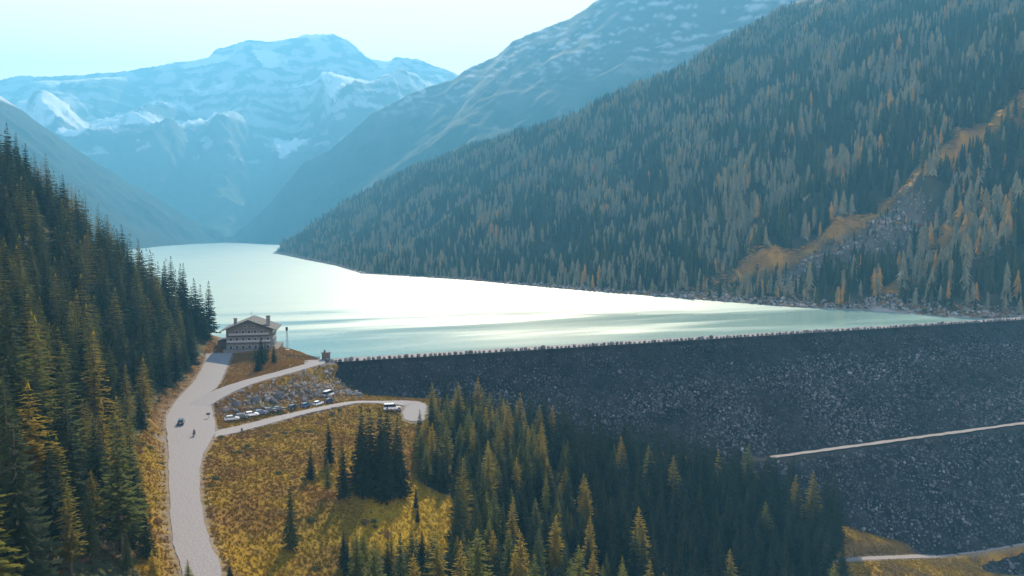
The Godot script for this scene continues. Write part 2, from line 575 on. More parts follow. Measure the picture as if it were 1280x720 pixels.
func flank_y(s: float, t: float) -> float:
	var t0 := lerp_table(SHORE_T, s)
	var tr := lerp_table(RIDGE_T, s)
	var q := t
	if t > tr: q = tr - 0.6 * (t - tr)
	var h := 0.65 * (q - t0 * exp(-maxf(t - t0, 0.0) / 150.0)) if t > t0 else 0.5 * (t - t0)
	var up := clampf((t - t0) / 90.0, 0.0, 1.0)
	var near_ridge := clampf((tr - t) / 140.0, 0.15, 1.0)
	h += up * near_ridge * (noise_a.get_noise_2d(s * 1.5, t * 0.35) * 34.0 + noise_b.get_noise_2d(s * 0.9 + t * 0.5, t * 0.7) * 14.0)
	h += up * noise_c.get_noise_2d(s * 2.0, t * 2.0) * 5.0
	h -= 9.0 * up
	var p := Vector2(s, t)
	if s < 420.0 and t < 500.0:
		var d := poly_dist(p, SPUR1)
		# steeper on the side that looks down the valley
		var lee := 1.0
		h += 9.0 * exp(-d * d / 700.0) * clampf(t / 40.0, 0.0, 1.0) * lee
		var d2 := poly_dist(p, SPUR2)
		h += 8.0 * exp(-d2 * d2 / 300.0)
		# the gully between the two
		var d3 := poly_dist(p, [Vector2(120, 40), Vector2(105, 120), Vector2(70, 220)])
		h -= 16.0 * exp(-d3 * d3 / 1100.0) * clampf(t / 60.0, 0.0, 1.0)
	return h

func flank_point(s: float, t: float) -> Vector3:
	var p := RO + RS * s + RT * t
	return Vector3(p.x, flank_y(s, t), p.y)

func build_flank() -> void:
	var nx := 260
	var nz := 150
	var pos := PackedVector3Array()
	var col := PackedColorArray()
	for j in nz:
		var t := -190.0 + 1590.0 * pow(j / float(nz - 1), 1.25)
		for i in nx:
			var s := 1930.0 - 2400.0 * (1.0 - pow(1.0 - i / float(nx - 1), 1.3)) 
			pos.append(flank_point(s, t))
			var n1 := noise_c.get_noise_2d(s * 3.0, t * 3.0)
			var n2 := noise_a.get_noise_2d(s * 2.0, t * 2.0)
			var c := Color(0.035, 0.038, 0.024).lerp(Color(0.075, 0.06, 0.035), clampf(0.4 + n1 * 1.4, 0.0, 1.0))
			if s < 430.0 and t < 500.0:
				var p := Vector2(s, t)
				var d := poly_dist(p, SPUR1) + n1 * 8.0
				c = c.lerp(Color(0.38, 0.19, 0.025).lerp(Color(0.22, 0.115, 0.035), clampf(0.5 + n1 * 2.5, 0.0, 1.0)), smoothstep(12.0, 7.0, d))
				var d2 := poly_dist(p, SPUR2) + n1 * 5.0
				c = c.lerp(Color(0.38, 0.19, 0.03), smoothstep(6.0, 3.0, d2))
				var d3 := poly_dist(p, [Vector2(175, 12), Vector2(150, 55), Vector2(132, 110)]) + n1 * 14.0
				c = c.lerp(Color(0.13, 0.11, 0.095), smoothstep(26.0, 12.0, d3) * 0.8)
			var t0 := lerp_table(SHORE_T, s)
			var e := t - t0 + n1 * 5.0
			if e < 9.0: c = c.lerp(Color(0.30, 0.26, 0.22), smoothstep(9.0, 3.0, e))
			if t > 560.0: c = c.lerp(Color(0.16, 0.12, 0.07), smoothstep(560.0, 800.0, t + n2 * 200.0))
			col.append(c)
	var o := part("mountain_flank", sheet(pos, col, nx, nz), mats.ground_far, self)
	tag(o, "steep forested mountain flank rising from the right shore of the lake", "mountain", "", "structure")

# ------------------------------------------------------------------ far mountains
func loft(ridge: Array, foot: Array, nu: int, nv: int, amp: float, seed_: int, color_of: Callable, back := 500.0, benches := false) -> ArrayMesh:
	var nz := FastNoiseLite.new()
	nz.seed = seed_
	nz.noise_type = FastNoiseLite.TYPE_SIMPLEX_SMOOTH
	nz.fractal_type = FastNoiseLite.FRACTAL_RIDGED
	nz.fractal_octaves = 5
	nz.frequency = 0.0011
	var nf := FastNoiseLite.new()
	nf.seed = seed_ + 1
	nf.fractal_octaves = 5
	nf.frequency = 0.006
	var total := 0.0
	var at := [0.0]
	for i in ridge.size() - 1:
		total += Vector2(ridge[i + 1].x - ridge[i].x, ridge[i + 1].z - ridge[i].z).length()
		at.append(total)
	var ft := 0.0
	var fat := [0.0]
	for i in foot.size() - 1:
		ft += foot[i].distance_to(foot[i + 1])
		fat.append(ft)
	var pos := PackedVector3Array()
	var rows := nv + 6
	# how far back each height lies: flatter where a bench carries snow, steeper between
	var going := PackedFloat32Array()
	going.resize(nu * nv)
	for i in nu:
		var f := i / float(nu - 1)
		var a := 0
		while a < ridge.size() - 2 and at[a + 1] < f * total: a += 1
		var top: Vector3 = ridge[a].lerp(ridge[a + 1], (f * total - at[a]) / (at[a + 1] - at[a]))
		var b := 0
		while b < foot.size() - 2 and fat[b + 1] < f * ft: b += 1
		var low: Vector3 = foot[b].lerp(foot[b + 1], (f * ft - fat[b]) / (fat[b + 1] - fat[b]))
		for j in nv:
			var v := j / float(nv - 1)
			going[j * nu + i] = 1.0 + (6.0 * snow_bench(lerpf(low.x, top.x, v), lerpf(low.y, top.y, pow(v, 1.25))) if benches else 0.0)
	for pass_ in 2:
		for j in nv:
			var soft := going.slice(j * nu, (j + 1) * nu)
			for i in nu:
				var acc := 0.0
				for e in range(-5, 6): acc += soft[clampi(i + e, 0, nu - 1)]
				going[j * nu + i] = acc / 11.0
	for i in nu:
		var sum := 0.0
		for j in nv:
			if j > 0: sum += going[j * nu + i]
			going[j * nu + i] = sum
		for j in nv: going[j * nu + i] /= sum
	for j in rows:
		for i in nu:
			var f := i / float(nu - 1)
			var a := 0
			while a < ridge.size() - 2 and at[a + 1] < f * total: a += 1
			var top: Vector3 = ridge[a].lerp(ridge[a + 1], (f * total - at[a]) / (at[a + 1] - at[a]))
			var b := 0
			while b < foot.size() - 2 and fat[b + 1] < f * ft: b += 1
			var low: Vector3 = foot[b].lerp(foot[b + 1], (f * ft - fat[b]) / (fat[b + 1] - fat[b]))
			var p: Vector3
			if j < nv:
				var v := j / float(nv - 1)
				p = low.lerp(top, going[j * nu + i])
				p.y = lerpf(low.y, top.y, pow(v, 1.25))
				var w := sin(PI * clampf(v, 0.0, 1.0)) 
				p.y += amp * w * (nz.get_noise_2d(p.x, p.z) - 0.1)
				p.y += amp * 0.16 * (0.25 + w) * nf.get_noise_2d(p.x, p.z)
				p.y += amp * 0.16 * v * v * nf.get_noise_2d(p.x * 2.6, 40.0 + v * 60.0)
				p.z += amp * 0.3 * w * nf.get_noise_2d(p.x * 0.4 + 500.0, p.y * 0.4)
			else:
				var q := (j - nv + 1) / 6.0
				p = top + Vector3(0, -q * back * 0.9 + amp * 0.04 * nf.get_noise_2d(top.x, top.z + q * 500.0), -q * back)
			pos.append(p)
	var col := PackedColorArray()
	for p in pos: col.append(color_of.call(p, nf, nz))
	return sheet(pos, col, nu, rows)

const SNOW := [
	[[-5470, 1790], [-4618, 1828], [-4390, 1879], [-4363, 1727], [-4544, 1630], [-4844, 1582], [-5157, 1690]],
	[[-5168, 1398], [-4610, 1163], [-4075, 892], [-3824, 784], [-3582, 873], [-3493, 1083], [-3296, 1321], [-3533, 1466], [-3917, 1535], [-3879, 1376], [-3977, 1246], [-4013, 1063], [-4337, 1163], [-4759, 1489], [-5032, 1512]],
	[[-3447, 802], [-3348, 1043], [-3130, 1112], [-2716, 1268], [-2576, 1063], [-2790, 1004], [-3051, 947], [-3267, 802]],
	[[-3730, 1828], [-3429, 1630], [-3034, 1690], [-3073, 1606], [-3377, 1547], [-3573, 1666]],
	[[-2920, 2141], [-2599, 2078], [-2516, 1918], [-2664, 1828], [-2845, 1984]],
	[[-2390, 1606], [-2071, 1666], [-1745, 1727], [-1493, 1764], [-1240, 1815], [-906, 1666], [-1174, 1512], [-1373, 1321], [-1478, 1143], [-1622, 1268], [-1857, 1547]],
	[[-2129, 892], [-1972, 947], [-1626, 828], [-1728, 732], [-1874, 673]],
	[[-3967, 1984], [-3483, 2087], [-3132, 2132], [-3237, 1984], [-3533, 1944]],
	[[-2465, 2294], [-2344, 2357], [-2050, 2357], [-2254, 2267]],
	[[-1658, 2096], [-1392, 2060], [-1446, 1931]]]
var snow_polys := []

func massif_color(p: Vector3, nf: FastNoiseLite, nz: FastNoiseLite) -> Color:
	var a := nf.get_noise_2d(p.x * 0.6, p.y * 0.9)
	var rock := Color(0.17, 0.16, 0.16).lerp(Color(0.11, 0.105, 0.10), clampf(0.5 + a * 1.6, 0.0, 1.0))
	if p.y < 700.0: rock = rock.lerp(Color(0.10, 0.10, 0.06), smoothstep(700.0, 250.0, p.y + a * 200.0))
	# the snowfields, with broken rims
	var q := Vector2(p.x + 70.0 * nf.get_noise_2d(p.x * 0.35, p.y * 0.5 + 900.0), p.y + 45.0 * nf.get_noise_2d(p.x * 0.4 + 700.0, p.y * 0.6))
	var white := 0.0
	for s in snow_polys:
		if Geometry2D.is_point_in_polygon(q, s): white = 1.0
	if white > 0.0 and nf.get_noise_2d(p.x * 0.9 + 300.0, p.z * 0.9) > 0.3: white = 0.35
	if p.y > 1050.0 and nf.get_noise_2d(p.x * 0.5 + 90.0, p.y * 1.2) > 0.06: white = maxf(white, 0.55)
	elif p.y > 650.0 and nf.get_noise_2d(p.x * 0.5 + 1400.0, p.y * 1.1) > 0.33: white = maxf(white, 0.45)
	return rock.lerp(Color(0.9, 0.9, 0.9), white)

func snow_bench(x: float, y: float) -> float:
	for i in [0, 1, 2, 5, 6]:
		if Geometry2D.is_point_in_polygon(Vector2(x, y), snow_polys[i]): return 1.0
	return 0.0

func mid_color(p: Vector3, nf: FastNoiseLite, nz: FastNoiseLite) -> Color:
	var a := nf.get_noise_2d(p.x, p.y)
	var c := Color(0.025, 0.032, 0.022).lerp(Color(0.05, 0.05, 0.034), clampf(0.5 + a * 1.5, 0.0, 1.0))
	c = c.lerp(Color(0.09, 0.08, 0.072), smoothstep(520.0, 800.0, p.y + a * 260.0))
	var streak := nf.get_noise_2d(p.x * 1.1 - p.y * 1.5, p.y * 3.4 + p.x * 1.5) + 0.5 * nf.get_noise_2d(p.x * 0.3, p.y * 0.5)
	if p.y > 640.0 and streak > 0.1: c = c.lerp(Color(0.66, 0.64, 0.62), 0.6 * smoothstep(0.1, 0.45, streak) * smoothstep(640.0, 900.0, p.y))
	return c

func left_color(p: Vector3, nf: FastNoiseLite, nz: FastNoiseLite) -> Color:
	var a := nf.get_noise_2d(p.x, p.y)
	var c := Color(0.02, 0.026, 0.02).lerp(Color(0.035, 0.036, 0.026), clampf(0.5 + a * 1.5, 0.0, 1.0))
	c = c.lerp(Color(0.05, 0.05, 0.05), smoothstep(520.0, 720.0, p.y + a * 200.0))
	if p.y > 600.0 and a > 0.15: c = c.lerp(Color(0.75, 0.75, 0.74), 0.7)
	return c

func v3(list: Array) -> Array:
	var out := []
	for a in list: out.append(Vector3(a[0], a[1], a[2]))
	return out

func build_far() -> void:
	for s in SNOW:
		var pl := PackedVector2Array()
		for a in s: pl.append(Vector2(a[0], a[1]))
		snow_polys.append(pl)
	var ridge := []
	for a in [[-8229, 1735], [-6839, 1780], [-5912, 1825], [-5725, 1871], [-5356, 1862], [-4800, 1898], [-4523, 1916], [-3966, 2006], [-3502, 2078], [-3407, 2168], [-3017, 2276], [-2760, 2258], [-2483, 2303], [-2390, 2339], [-2068, 2348], [-1886, 2276], [-1686, 2096], [-1613, 2060], [-1411, 2033], [-1336, 2096], [-1060, 2051], [-692, 1916], [-462, 1825], [555, 1735], [2406, 1644]]:
		ridge.append(Vector3(a[0], a[1], -8200))
	var foot := v3([[-4900, 0, -4600], [-3400, -3, -4650], [-2000, -3, -4620], [-1000, -3, -4700], [400, 0, -4700], [1500, 0, -4700]])
	var o := part("glacier_massif", loft(ridge, foot, 460, 190, 120.0, 7, massif_color, 900.0, true), mats.ground_far, self)
	tag(o, "far glacier massif with snowfields closing the head of the valley", "mountain", "", "structure")
	ridge = v3([[-1990, 10, -4450], [-1773, 37, -4420], [-1541, 206, -4350], [-1271, 491, -4300], [-1100, 564, -4270], [-978, 657, -4250], [-845, 766, -4220], [-595, 874, -4150], [-464, 914, -4120], [-335, 941, -4080], [-260, 988, -4050], [-90, 1052, -4000], [0, 1117, -3950], [175, 1176, -3900], [314, 1212, -3850], [454, 1292, -3800], [890, 1558, -3650], [1387, 1831, -3500]])
	foot = v3([[-1960, -4, -4420], [-1600, -4, -4150], [-1150, -4, -3500], [-800, -4, -2700], [-500, -4, -2250], [300, 60, -2100], [900, 200, -2000]])
	o = part("mountain_shoulder", loft(ridge, foot, 240, 110, 50.0, 21, mid_color, 500.0), mats.ground_far, self)
	tag(o, "hazy blue mountain shoulder with snow streaks behind the forested flank", "mountain", "", "structure")
	ridge = v3([[-2900, 1250, -2300], [-2595, 937, -2900], [-2467, 816, -3050], [-2347, 686, -3250], [-2310, 631, -3350], [-2267, 560, -3450], [-2208, 473, -3600], [-2120, 359, -3800], [-2009, 248, -4000], [-1922, 138, -4200], [-1786, 15, -4450]])
	foot = v3([[-900, -4, -1300], [-1250, -4, -2200], [-1560, -4, -3100], [-1740, -4, -3800], [-1790, -4, -4400]])
	o = part("mountain_wall", loft(ridge, foot, 160, 80, 70.0, 33, left_color, 500.0), mats.ground_far, self)
	tag(o, "hazy blue mountain wall above the left shore of the lake", "mountain", "", "structure")

# ------------------------------------------------------------------ trees
func leaf(pos: PackedVector3Array, col: PackedColorArray, a: Vector3, b: Vector3, c: Vector3, d: Vector3, k: Color) -> void:
	pos.append_array([a, b, c, a, c, d])
	col.append_array([k, k, k, k, k, k])

func raw(pos: PackedVector3Array, col: PackedColorArray) -> ArrayMesh:
	var arr := []
	arr.resize(Mesh.ARRAY_MAX)
	arr[Mesh.ARRAY_VERTEX] = pos
	arr[Mesh.ARRAY_COLOR] = col
	var m := ArrayMesh.new()
	m.add_surface_from_arrays(Mesh.PRIMITIVE_TRIANGLES, arr)
	return m

# a conifer crown 1 m tall when scaled: h metres high, limbs with hanging or airy sprays
func crown(r: RandomNumberGenerator, h: float, radius: float, whorls: int, limbs: int, sprays: int, droop: float, bare: float, larch: bool) -> ArrayMesh:
	var pos := PackedVector3Array()
	var col := PackedColorArray()
	var lean := Vector3(r.randf_range(-0.02, 0.02), 0, r.randf_range(-0.02, 0.02)) * h
	for w in whorls:
		var t := (w + r.randf_range(-0.3, 0.3)) / whorls
		t = clampf(t, 0.0, 0.985)
		var y := h * lerpf(bare, 1.0, t)
		var shape := pow(1.0 - t, 0.8) if not larch else pow(1.0 - t, 0.68) * (0.72 + 0.28 * smoothstep(0.0, 0.2, t))
		var reach := radius * shape + 0.18
		var n := maxi(3, int(round(limbs * (0.55 + 0.45 * (1.0 - t)))))
		var turn := r.randf_range(0, TAU)
		for b in n:
			if larch and r.randf() < 0.1: continue
			var az := turn + TAU * (b + r.randf_range(-0.35, 0.35)) / n
			var out := Vector3(cos(az), 0, sin(az))
			var side := Vector3(-out.z, 0, out.x)
			var l := reach * r.randf_range(0.68, 1.16)
			var root := Vector3(0, y, 0) + lean * t * t
			var dr := droop * r.randf_range(0.6, 1.3)
			var tone := r.randf_range(0.72, 1.25)
			for q in sprays:
				var f := (q + r.randf_range(0.3, 1.0)) / sprays
				var bend := -dr * l * (f * 1.1 - 0.35 * f * f) if not larch else l * (0.12 * f - dr * f * f)
				var p := root + out * l * f + Vector3(0, bend, 0)
				var w2 := l * (0.34 if not larch else 0.3) * (1.15 - 0.6 * f) * r.randf_range(0.7, 1.3) + 0.08
				var ln := l / sprays * r.randf_range(0.9, 1.5) + 0.1
				var hang := Vector3(0, -w2 * r.randf_range(0.3, 0.85), 0) if not larch else Vector3(0, r.randf_range(-0.3, 0.25) * w2, 0)
				var k := Color(tone, tone * r.randf_range(0.93, 1.06), tone)
				var skew := out * r.randf_range(-0.15, 0.25) * w2
				leaf(pos, col, p - out * ln * 0.5, p + side * w2 * 0.6 + hang + skew, p + out * ln * 0.75 + hang * 0.25, p + hang * 0.1, k)
				leaf(pos, col, p - out * ln * 0.5, p + hang * 0.1, p + out * ln * 0.75 + hang * 0.25, p - side * w2 * 0.6 + hang + skew, k)
	# leader
	var tip := Vector3(0, h, 0) + lean
	for i in 3:
		var a := TAU * i / 3.0
		var e := Vector3(cos(a), 0, sin(a)) * 0.16
		leaf(pos, col, tip + Vector3(0, 0.5, 0), tip + e, tip - Vector3(0, 0.9, 0) + e * 2.0, tip - e * 0.5, Color(1, 1, 1))
	return raw(pos, col)

# far crown: ragged skirts
func far_crown(r: RandomNumberGenerator, h: float, radius: float, tiers: int, points: int, larch: bool) -> ArrayMesh:
	var pos := PackedVector3Array()
	var col := PackedColorArray()
	for w in tiers:
		var t := w / float(tiers)
		var y0 := h * lerpf(0.06, 1.0, t)
		var y1 := minf(h * 1.02, y0 + h * 1.9 / tiers)
		var reach := radius * (pow(1.0 - t, 0.8 if not larch else 0.62)) * r.randf_range(0.85, 1.15)
		var turn := r.randf_range(0, TAU)
		for b in points:
			var a0 := turn + TAU * b / points
			var aw := TAU / points * r.randf_range(0.35, 0.75)
			var l := reach * r.randf_range(0.65, 1.2)
			var tip := Vector3(cos(a0) * l, y0 - l * r.randf_range(0.15, 0.5), sin(a0) * l)
			var left := Vector3(cos(a0 - aw), 0, sin(a0 - aw)) * l * 0.5 + Vector3(0, lerpf(y0, y1, 0.25), 0)
			var right := Vector3(cos(a0 + aw), 0, sin(a0 + aw)) * l * 0.5 + Vector3(0, lerpf(y0, y1, 0.25), 0)
			var k := Color.WHITE * r.randf_range(0.75, 1.25)
			leaf(pos, col, Vector3(0, y1, 0), left, tip, right, k)
	return raw(pos, col)

func trunk_mesh(r: RandomNumberGenerator, h: float, rad: float, stubs: int) -> ArrayMesh:
	var st := new_st()
	var bend := Vector3(r.randf_range(-0.1, 0.1), 0, r.randf_range(-0.1, 0.1))
	var last := Vector3(0, -1.2, 0)
	for i in 5:
		var f := (i + 1) / 5.0
		var p := Vector3(0, h * 0.97 * f, 0) + bend * sin(f * PI)
		tube(st, last, p, rad * (1.15 - 1.1 * i / 5.0), rad * (1.15 - 1.1 * (i + 1) / 5.0), 6)
		last = p
	for i in stubs:
		var a := r.randf_range(0, TAU)
		var y := h * r.randf_range(0.06, 0.75)
		tube(st, Vector3(0, y, 0), Vector3(cos(a) * rad * 7.0, y - rad * 1.5, sin(a) * rad * 7.0), rad * 0.22, rad * 0.06, 4)
	return done(st)

var near_sets := {"spruce": [], "larch": []}
var mid_sets := {"spruce": [], "larch": []}
var far_sets := {"spruce": [], "larch": []}

func build_tree_kinds() -> void:
	var r := RandomNumberGenerator.new()
	r.seed = 77
	for i in 6:
		near_sets.spruce.append([crown(r, 20.0, r.randf_range(2.7, 3.5), 36, 8, 4, r.randf_range(0.3, 0.5), r.randf_range(0.05, 0.12), false), trunk_mesh(r, 20.0, 0.24, 8)])
		near_sets.larch.append([crown(r, 20.0, r.randf_range(3.0, 3.9), 30, 7, 5, r.randf_range(0.1, 0.3), r.randf_range(0.12, 0.22), true), trunk_mesh(r, 20.0, 0.25, 14)])
	for i in 4:
		mid_sets.spruce.append([crown(r, 20.0, r.randf_range(2.8, 3.6), 22, 7, 3, 0.4, 0.06, false), null])
		mid_sets.larch.append([crown(r, 20.0, r.randf_range(3.0, 3.8), 20, 6, 3, 0.2, 0.12, true), null])
	for i in 4:
		far_sets.spruce.append(far_crown(r, 20.0, r.randf_range(3.0, 3.9), 9, 6, false))
		far_sets.larch.append(far_crown(r, 20.0, r.randf_range(3.3, 4.2), 8, 6, true))

# camera space of a point: x, y in units of the half picture, depth
var cam_pos := Vector3(0, 57, 0)
var cam_pitch := 0.0
func seen_at(p: Vector3) -> Vector3:
	var q := p - cam_pos
	var c := cos(cam_pitch)
	var s := sin(cam_pitch)
	var f := -q.y * s - q.z * c
	var u := q.y * c - q.z * s
	return Vector3(640.0 + 870.0 * q.x / f, 360.0 - 870.0 * u / f, f)

var planted := []   # {p, h, w, kind, tone, zone}
var cells := {}

func free_spot(x: float, z: float, gap: float) -> bool:
	var k := Vector2i(int(floor(x / 6.0)), int(floor(z / 6.0)))
	for dx in range(-1, 2):
		for dz in range(-1, 2):
			for o in cells.get(k + Vector2i(dx, dz), []):
				if Vector2(x, z).distance_to(o) < gap: return false
	return true

func plant(x: float, z: float, h: float, w: float, kind: String, tone: int, zone: String, label := "") -> void:
	var k := Vector2i(int(floor(x / 6.0)), int(floor(z / 6.0)))
	if not cells.has(k): cells[k] = []
	cells[k].append(Vector2(x, z))
	planted.append({"p": Vector3(x, ground(x, z), z), "h": h, "w": w, "kind": kind, "tone": tone, "zone": zone, "label": label, "turn": rng.randf_range(0, TAU), "shape": rng.randi_range(0, 5)})

func plant_all() -> void:
	# trees that stand out one by one: x, z, height, width factor, kind, tone, what sets it apart
	var single := [
		[-42.8, -130.5, 14.3, 0.72, "spruce", 2, "slim lone spruce standing by itself in the open meadow"],
		[-46.8, -174.5, 12.6, 0.75, "spruce", 0, "dark pointed spruce at the upper end of the small meadow clump"],
		[-48.5, -163.5, 8.2, 0.95, "spruce", 1, "short dark spruce on the left of the small meadow clump"],
		[-42.2, -155.5, 8.6, 1.1, "larch", 2, "low bushy olive larch at the foot of the meadow clump"],
		[-38.7, -156.0, 14.4, 0.8, "spruce", 0, "tallest dark spruce on the right of the small meadow clump"],
		[-23.3, -164.0, 6.2, 0.8, "spruce", 0, "small dark spruce alone in the golden clearing, the upper one"],
		[-22.1, -158.0, 4.4, 0.9, "spruce", 0, "tiny dark spruce alone in the golden clearing, the lower one"],
		[-70.6, -100, 20.0, 1.18, "larch", 0, "big golden larch at the left edge of the picture"],
		[-60.1, -104, 21.5, 1.05, "larch", 2, "tall olive larch in front between the golden larch and the road"],
		[-51.2, -96, 7.8, 1.2, "larch", 0, "small golden larch near the road at the bottom edge, on the left"],
		[-48.6, -101, 6.4, 1.2, "larch", 1, "small yellow-green larch right beside the road at the bottom edge"],
		[-45.2, -107.5, 3.6, 1.0, "spruce", 0, "tiny dark spruce on the verge where the road leaves the picture"],
		[-97.3, -264, 9.6, 1.0, "spruce", 0, "dark spruce on the bank under the guesthouse, nearest the dam road"],
		[-98.6, -271, 12.5, 0.95, "spruce", 0, "dark spruce close below the right corner of the guesthouse"],
		[-95.2, -275, 8.5, 1.0, "spruce", 1, "short spruce on the bank between guesthouse and mast"],
		[-147.5, -312, 29.0, 0.78, "spruce", 1, "very tall slim spruce standing out against the lake"],
		[-152.0, -318, 27.0, 0.8, "spruce", 0, "tall spruce just left of the slim one above the lake"]]
	for a in single: plant(a[0], a[1], a[2], a[3], a[4], a[5], "single", a[6])
	for a in [[-101.5, -284, 9.0, 1], [-104.5, -287, 8.0, 0], [-100.3, -279, 8.5, 0], [-103.0, -281, 7.5, 0], [-106.5, -285.5, 6.5, 1]]:
		plant(a[0], a[1], a[2], 1.1, "spruce", a[3], "house")
	# the dark clump below the parking ground
	for a in [[-37.5, -170, 18.5], [-34.2, -165.5, 20.5], [-31.2, -169, 21.5], [-35.8, -163, 17.5], [-29.6, -174.5, 18.0], [-33.5, -174, 19.5], [-30.5, -163.5, 16.5], [-38.5, -176, 15.5], [-27.6, -169, 15.0]]:
		plant(a[0], a[1], a[2], 1.02, "spruce", 0, "clump")
	for a in [[-141, -309, 19, 0], [-136, -306, 13.5, 0], [-144.5, -306, 22, 0], [-150, -309, 24, 1], [-140, -301, 15.5, 0], [-146, -300, 20, 0], [-156, -312, 24, 0], [-137.5, -296, 14, 0], [-160, -326, 27, 0], [-141, -288, 18, 0], [-147, -292, 21, 0], [-152, -298, 22, 1]]:
		plant(a[0], a[1], a[2], 0.95, "spruce", a[3], "shore")
	for a in [[-64, -111, 17, 0], [-69, -106, 19, 1], [-73, -111, 20, 0], [-61, -108, 12.5, 2], [-77, -104, 19, 1], [-57.5, -106, 8.5, 1], [-66.5, -98, 15, 0], [-61.5, -98, 11, 2], [-74, -97, 18, 0], [-70, -114.5, 16, 1], [-57, -99.5, 6, 2]]:
		plant(a[0], a[1], a[2], 1.0, "spruce", a[3], "left")
	# left forest
	for i in 9000:
		var x := rng.randf_range(-345.0, -55.0)
		var z := rng.randf_range(-365.0, -62.0)
		if not Geometry2D.is_point_in_polygon(Vector2(x, z), forest_left): continue
		if z > -108.0 and x > -58.0: continue
		if x < z * 0.82 - 12.0: continue
		if road_at(x, z).x < 2.2: continue
		var mixn := noise_a.get_noise_2d(x * 1.6 + 70.0, z * 1.6)
		var young := rng.randf() < 0.12
		if not free_spot(x, z, 2.6 if young else 4.2): continue
		var lower := smoothstep(-330.0, -150.0, z)
		var larch := rng.randf() < clampf(0.2 + 0.38 * lower + mixn * 0.8, 0.06, 0.75)
		var h := rng.randf_range(16.0, 25.5) * (0.55 if young else 1.0)
		var road_d := road_at(x, z).x
		if road_d < 12.0: h *= 0.72
		if z < -325.0: h *= 0.9
		plant(x, z, h, rng.randf_range(0.85, 1.15), "larch" if larch else "spruce", rng.randi_range(0, 3) if larch else rng.randi_range(0, 2), "left")
	# knoll and the shaded hillside below the dam
	for i in 9000:
		var x := rng.randf_range(-36.0, 126.0)
		var z := rng.randf_range(-268.0, -82.0)
		if not Geometry2D.is_point_in_polygon(Vector2(x, z), forest_knoll): continue
		var gy := ground(x, z)
		# the line along the knoll's brow: lit mixed trees west of it, dense spruces east of it
		var brow := lerp_table([[-270.0, -2.0], [-235.0, 8.0], [-200.0, 20.0], [-160.0, 27.0], [-130.0, 32.0], [-80.0, 36.0]], z)
		var shaded := x > brow
		var young := rng.randf() < 0.15
		if not free_spot(x, z, 2.4 if young else (3.3 if shaded else 3.7)): continue
		var off := (Vector3(x, 0, z) - DAM_A).dot(DAM_N)
		if dam_y(off) > gy + 0.5: continue
		var larch := rng.randf() < (0.04 if shaded else 0.42)
		var h := rng.randf_range(15.0, 21.0) if shaded else rng.randf_range(10.0, 16.5)
		if shaded and off < 75.0: h *= 0.85
		if young: h *= 0.6
		if x < 6.0 and z > -152.0: h = minf(h * 1.1, maxf(4.0, 57.0 + 0.43 * z - gy - 1.0))
		plant(x, z, h, rng.randf_range(0.9, 1.15), "larch" if larch else "spruce", rng.randi_range(0, 3) if larch else (0 if shaded else rng.randi_range(0, 2)), "hillside" if shaded else "knoll")
	# some at the dam's toe by the track
	for i in 60:
		var x := rng.randf_range(96.0, 132.0)
		var z := rng.randf_range(-255.0, -205.0)
		if x > 88.0 + (-205.0 - z) * 0.75 or road_at(x, z).x < 1.5 or not free_spot(x, z, 3.0): continue
		plant(x, z, rng.randf_range(6.0, 13.0), 1.0, "spruce", rng.randi_range(0, 2), "toe")

const SPRUCE_TONES := [[0.016, 0.025, 0.014], [0.024, 0.034, 0.016], [0.048, 0.058, 0.02]]
const LARCH_TONES := [[0.24, 0.172, 0.018], [0.145, 0.14, 0.02], [0.092, 0.104, 0.022], [0.16, 0.13, 0.02]]

func tone_of(kind: String, i: int) -> Color:
	var a: Array = SPRUCE_TONES[i] if kind == "spruce" else LARCH_TONES[i]
	return Color(a[0], a[1], a[2])

func foliage(name_: String, c: Color, back: float) -> StandardMaterial3D:
	var m := mat(name_, c.linear_to_srgb(), 0.75, 0.0, true)
	m.roughness = 0.95
	m.metallic_specular = 0.12 if name_ == "grass_copy" else 0.2
	m.backlight_enabled = true
	m.backlight = Color(back, back, back * 0.55).linear_to_srgb()
	return m

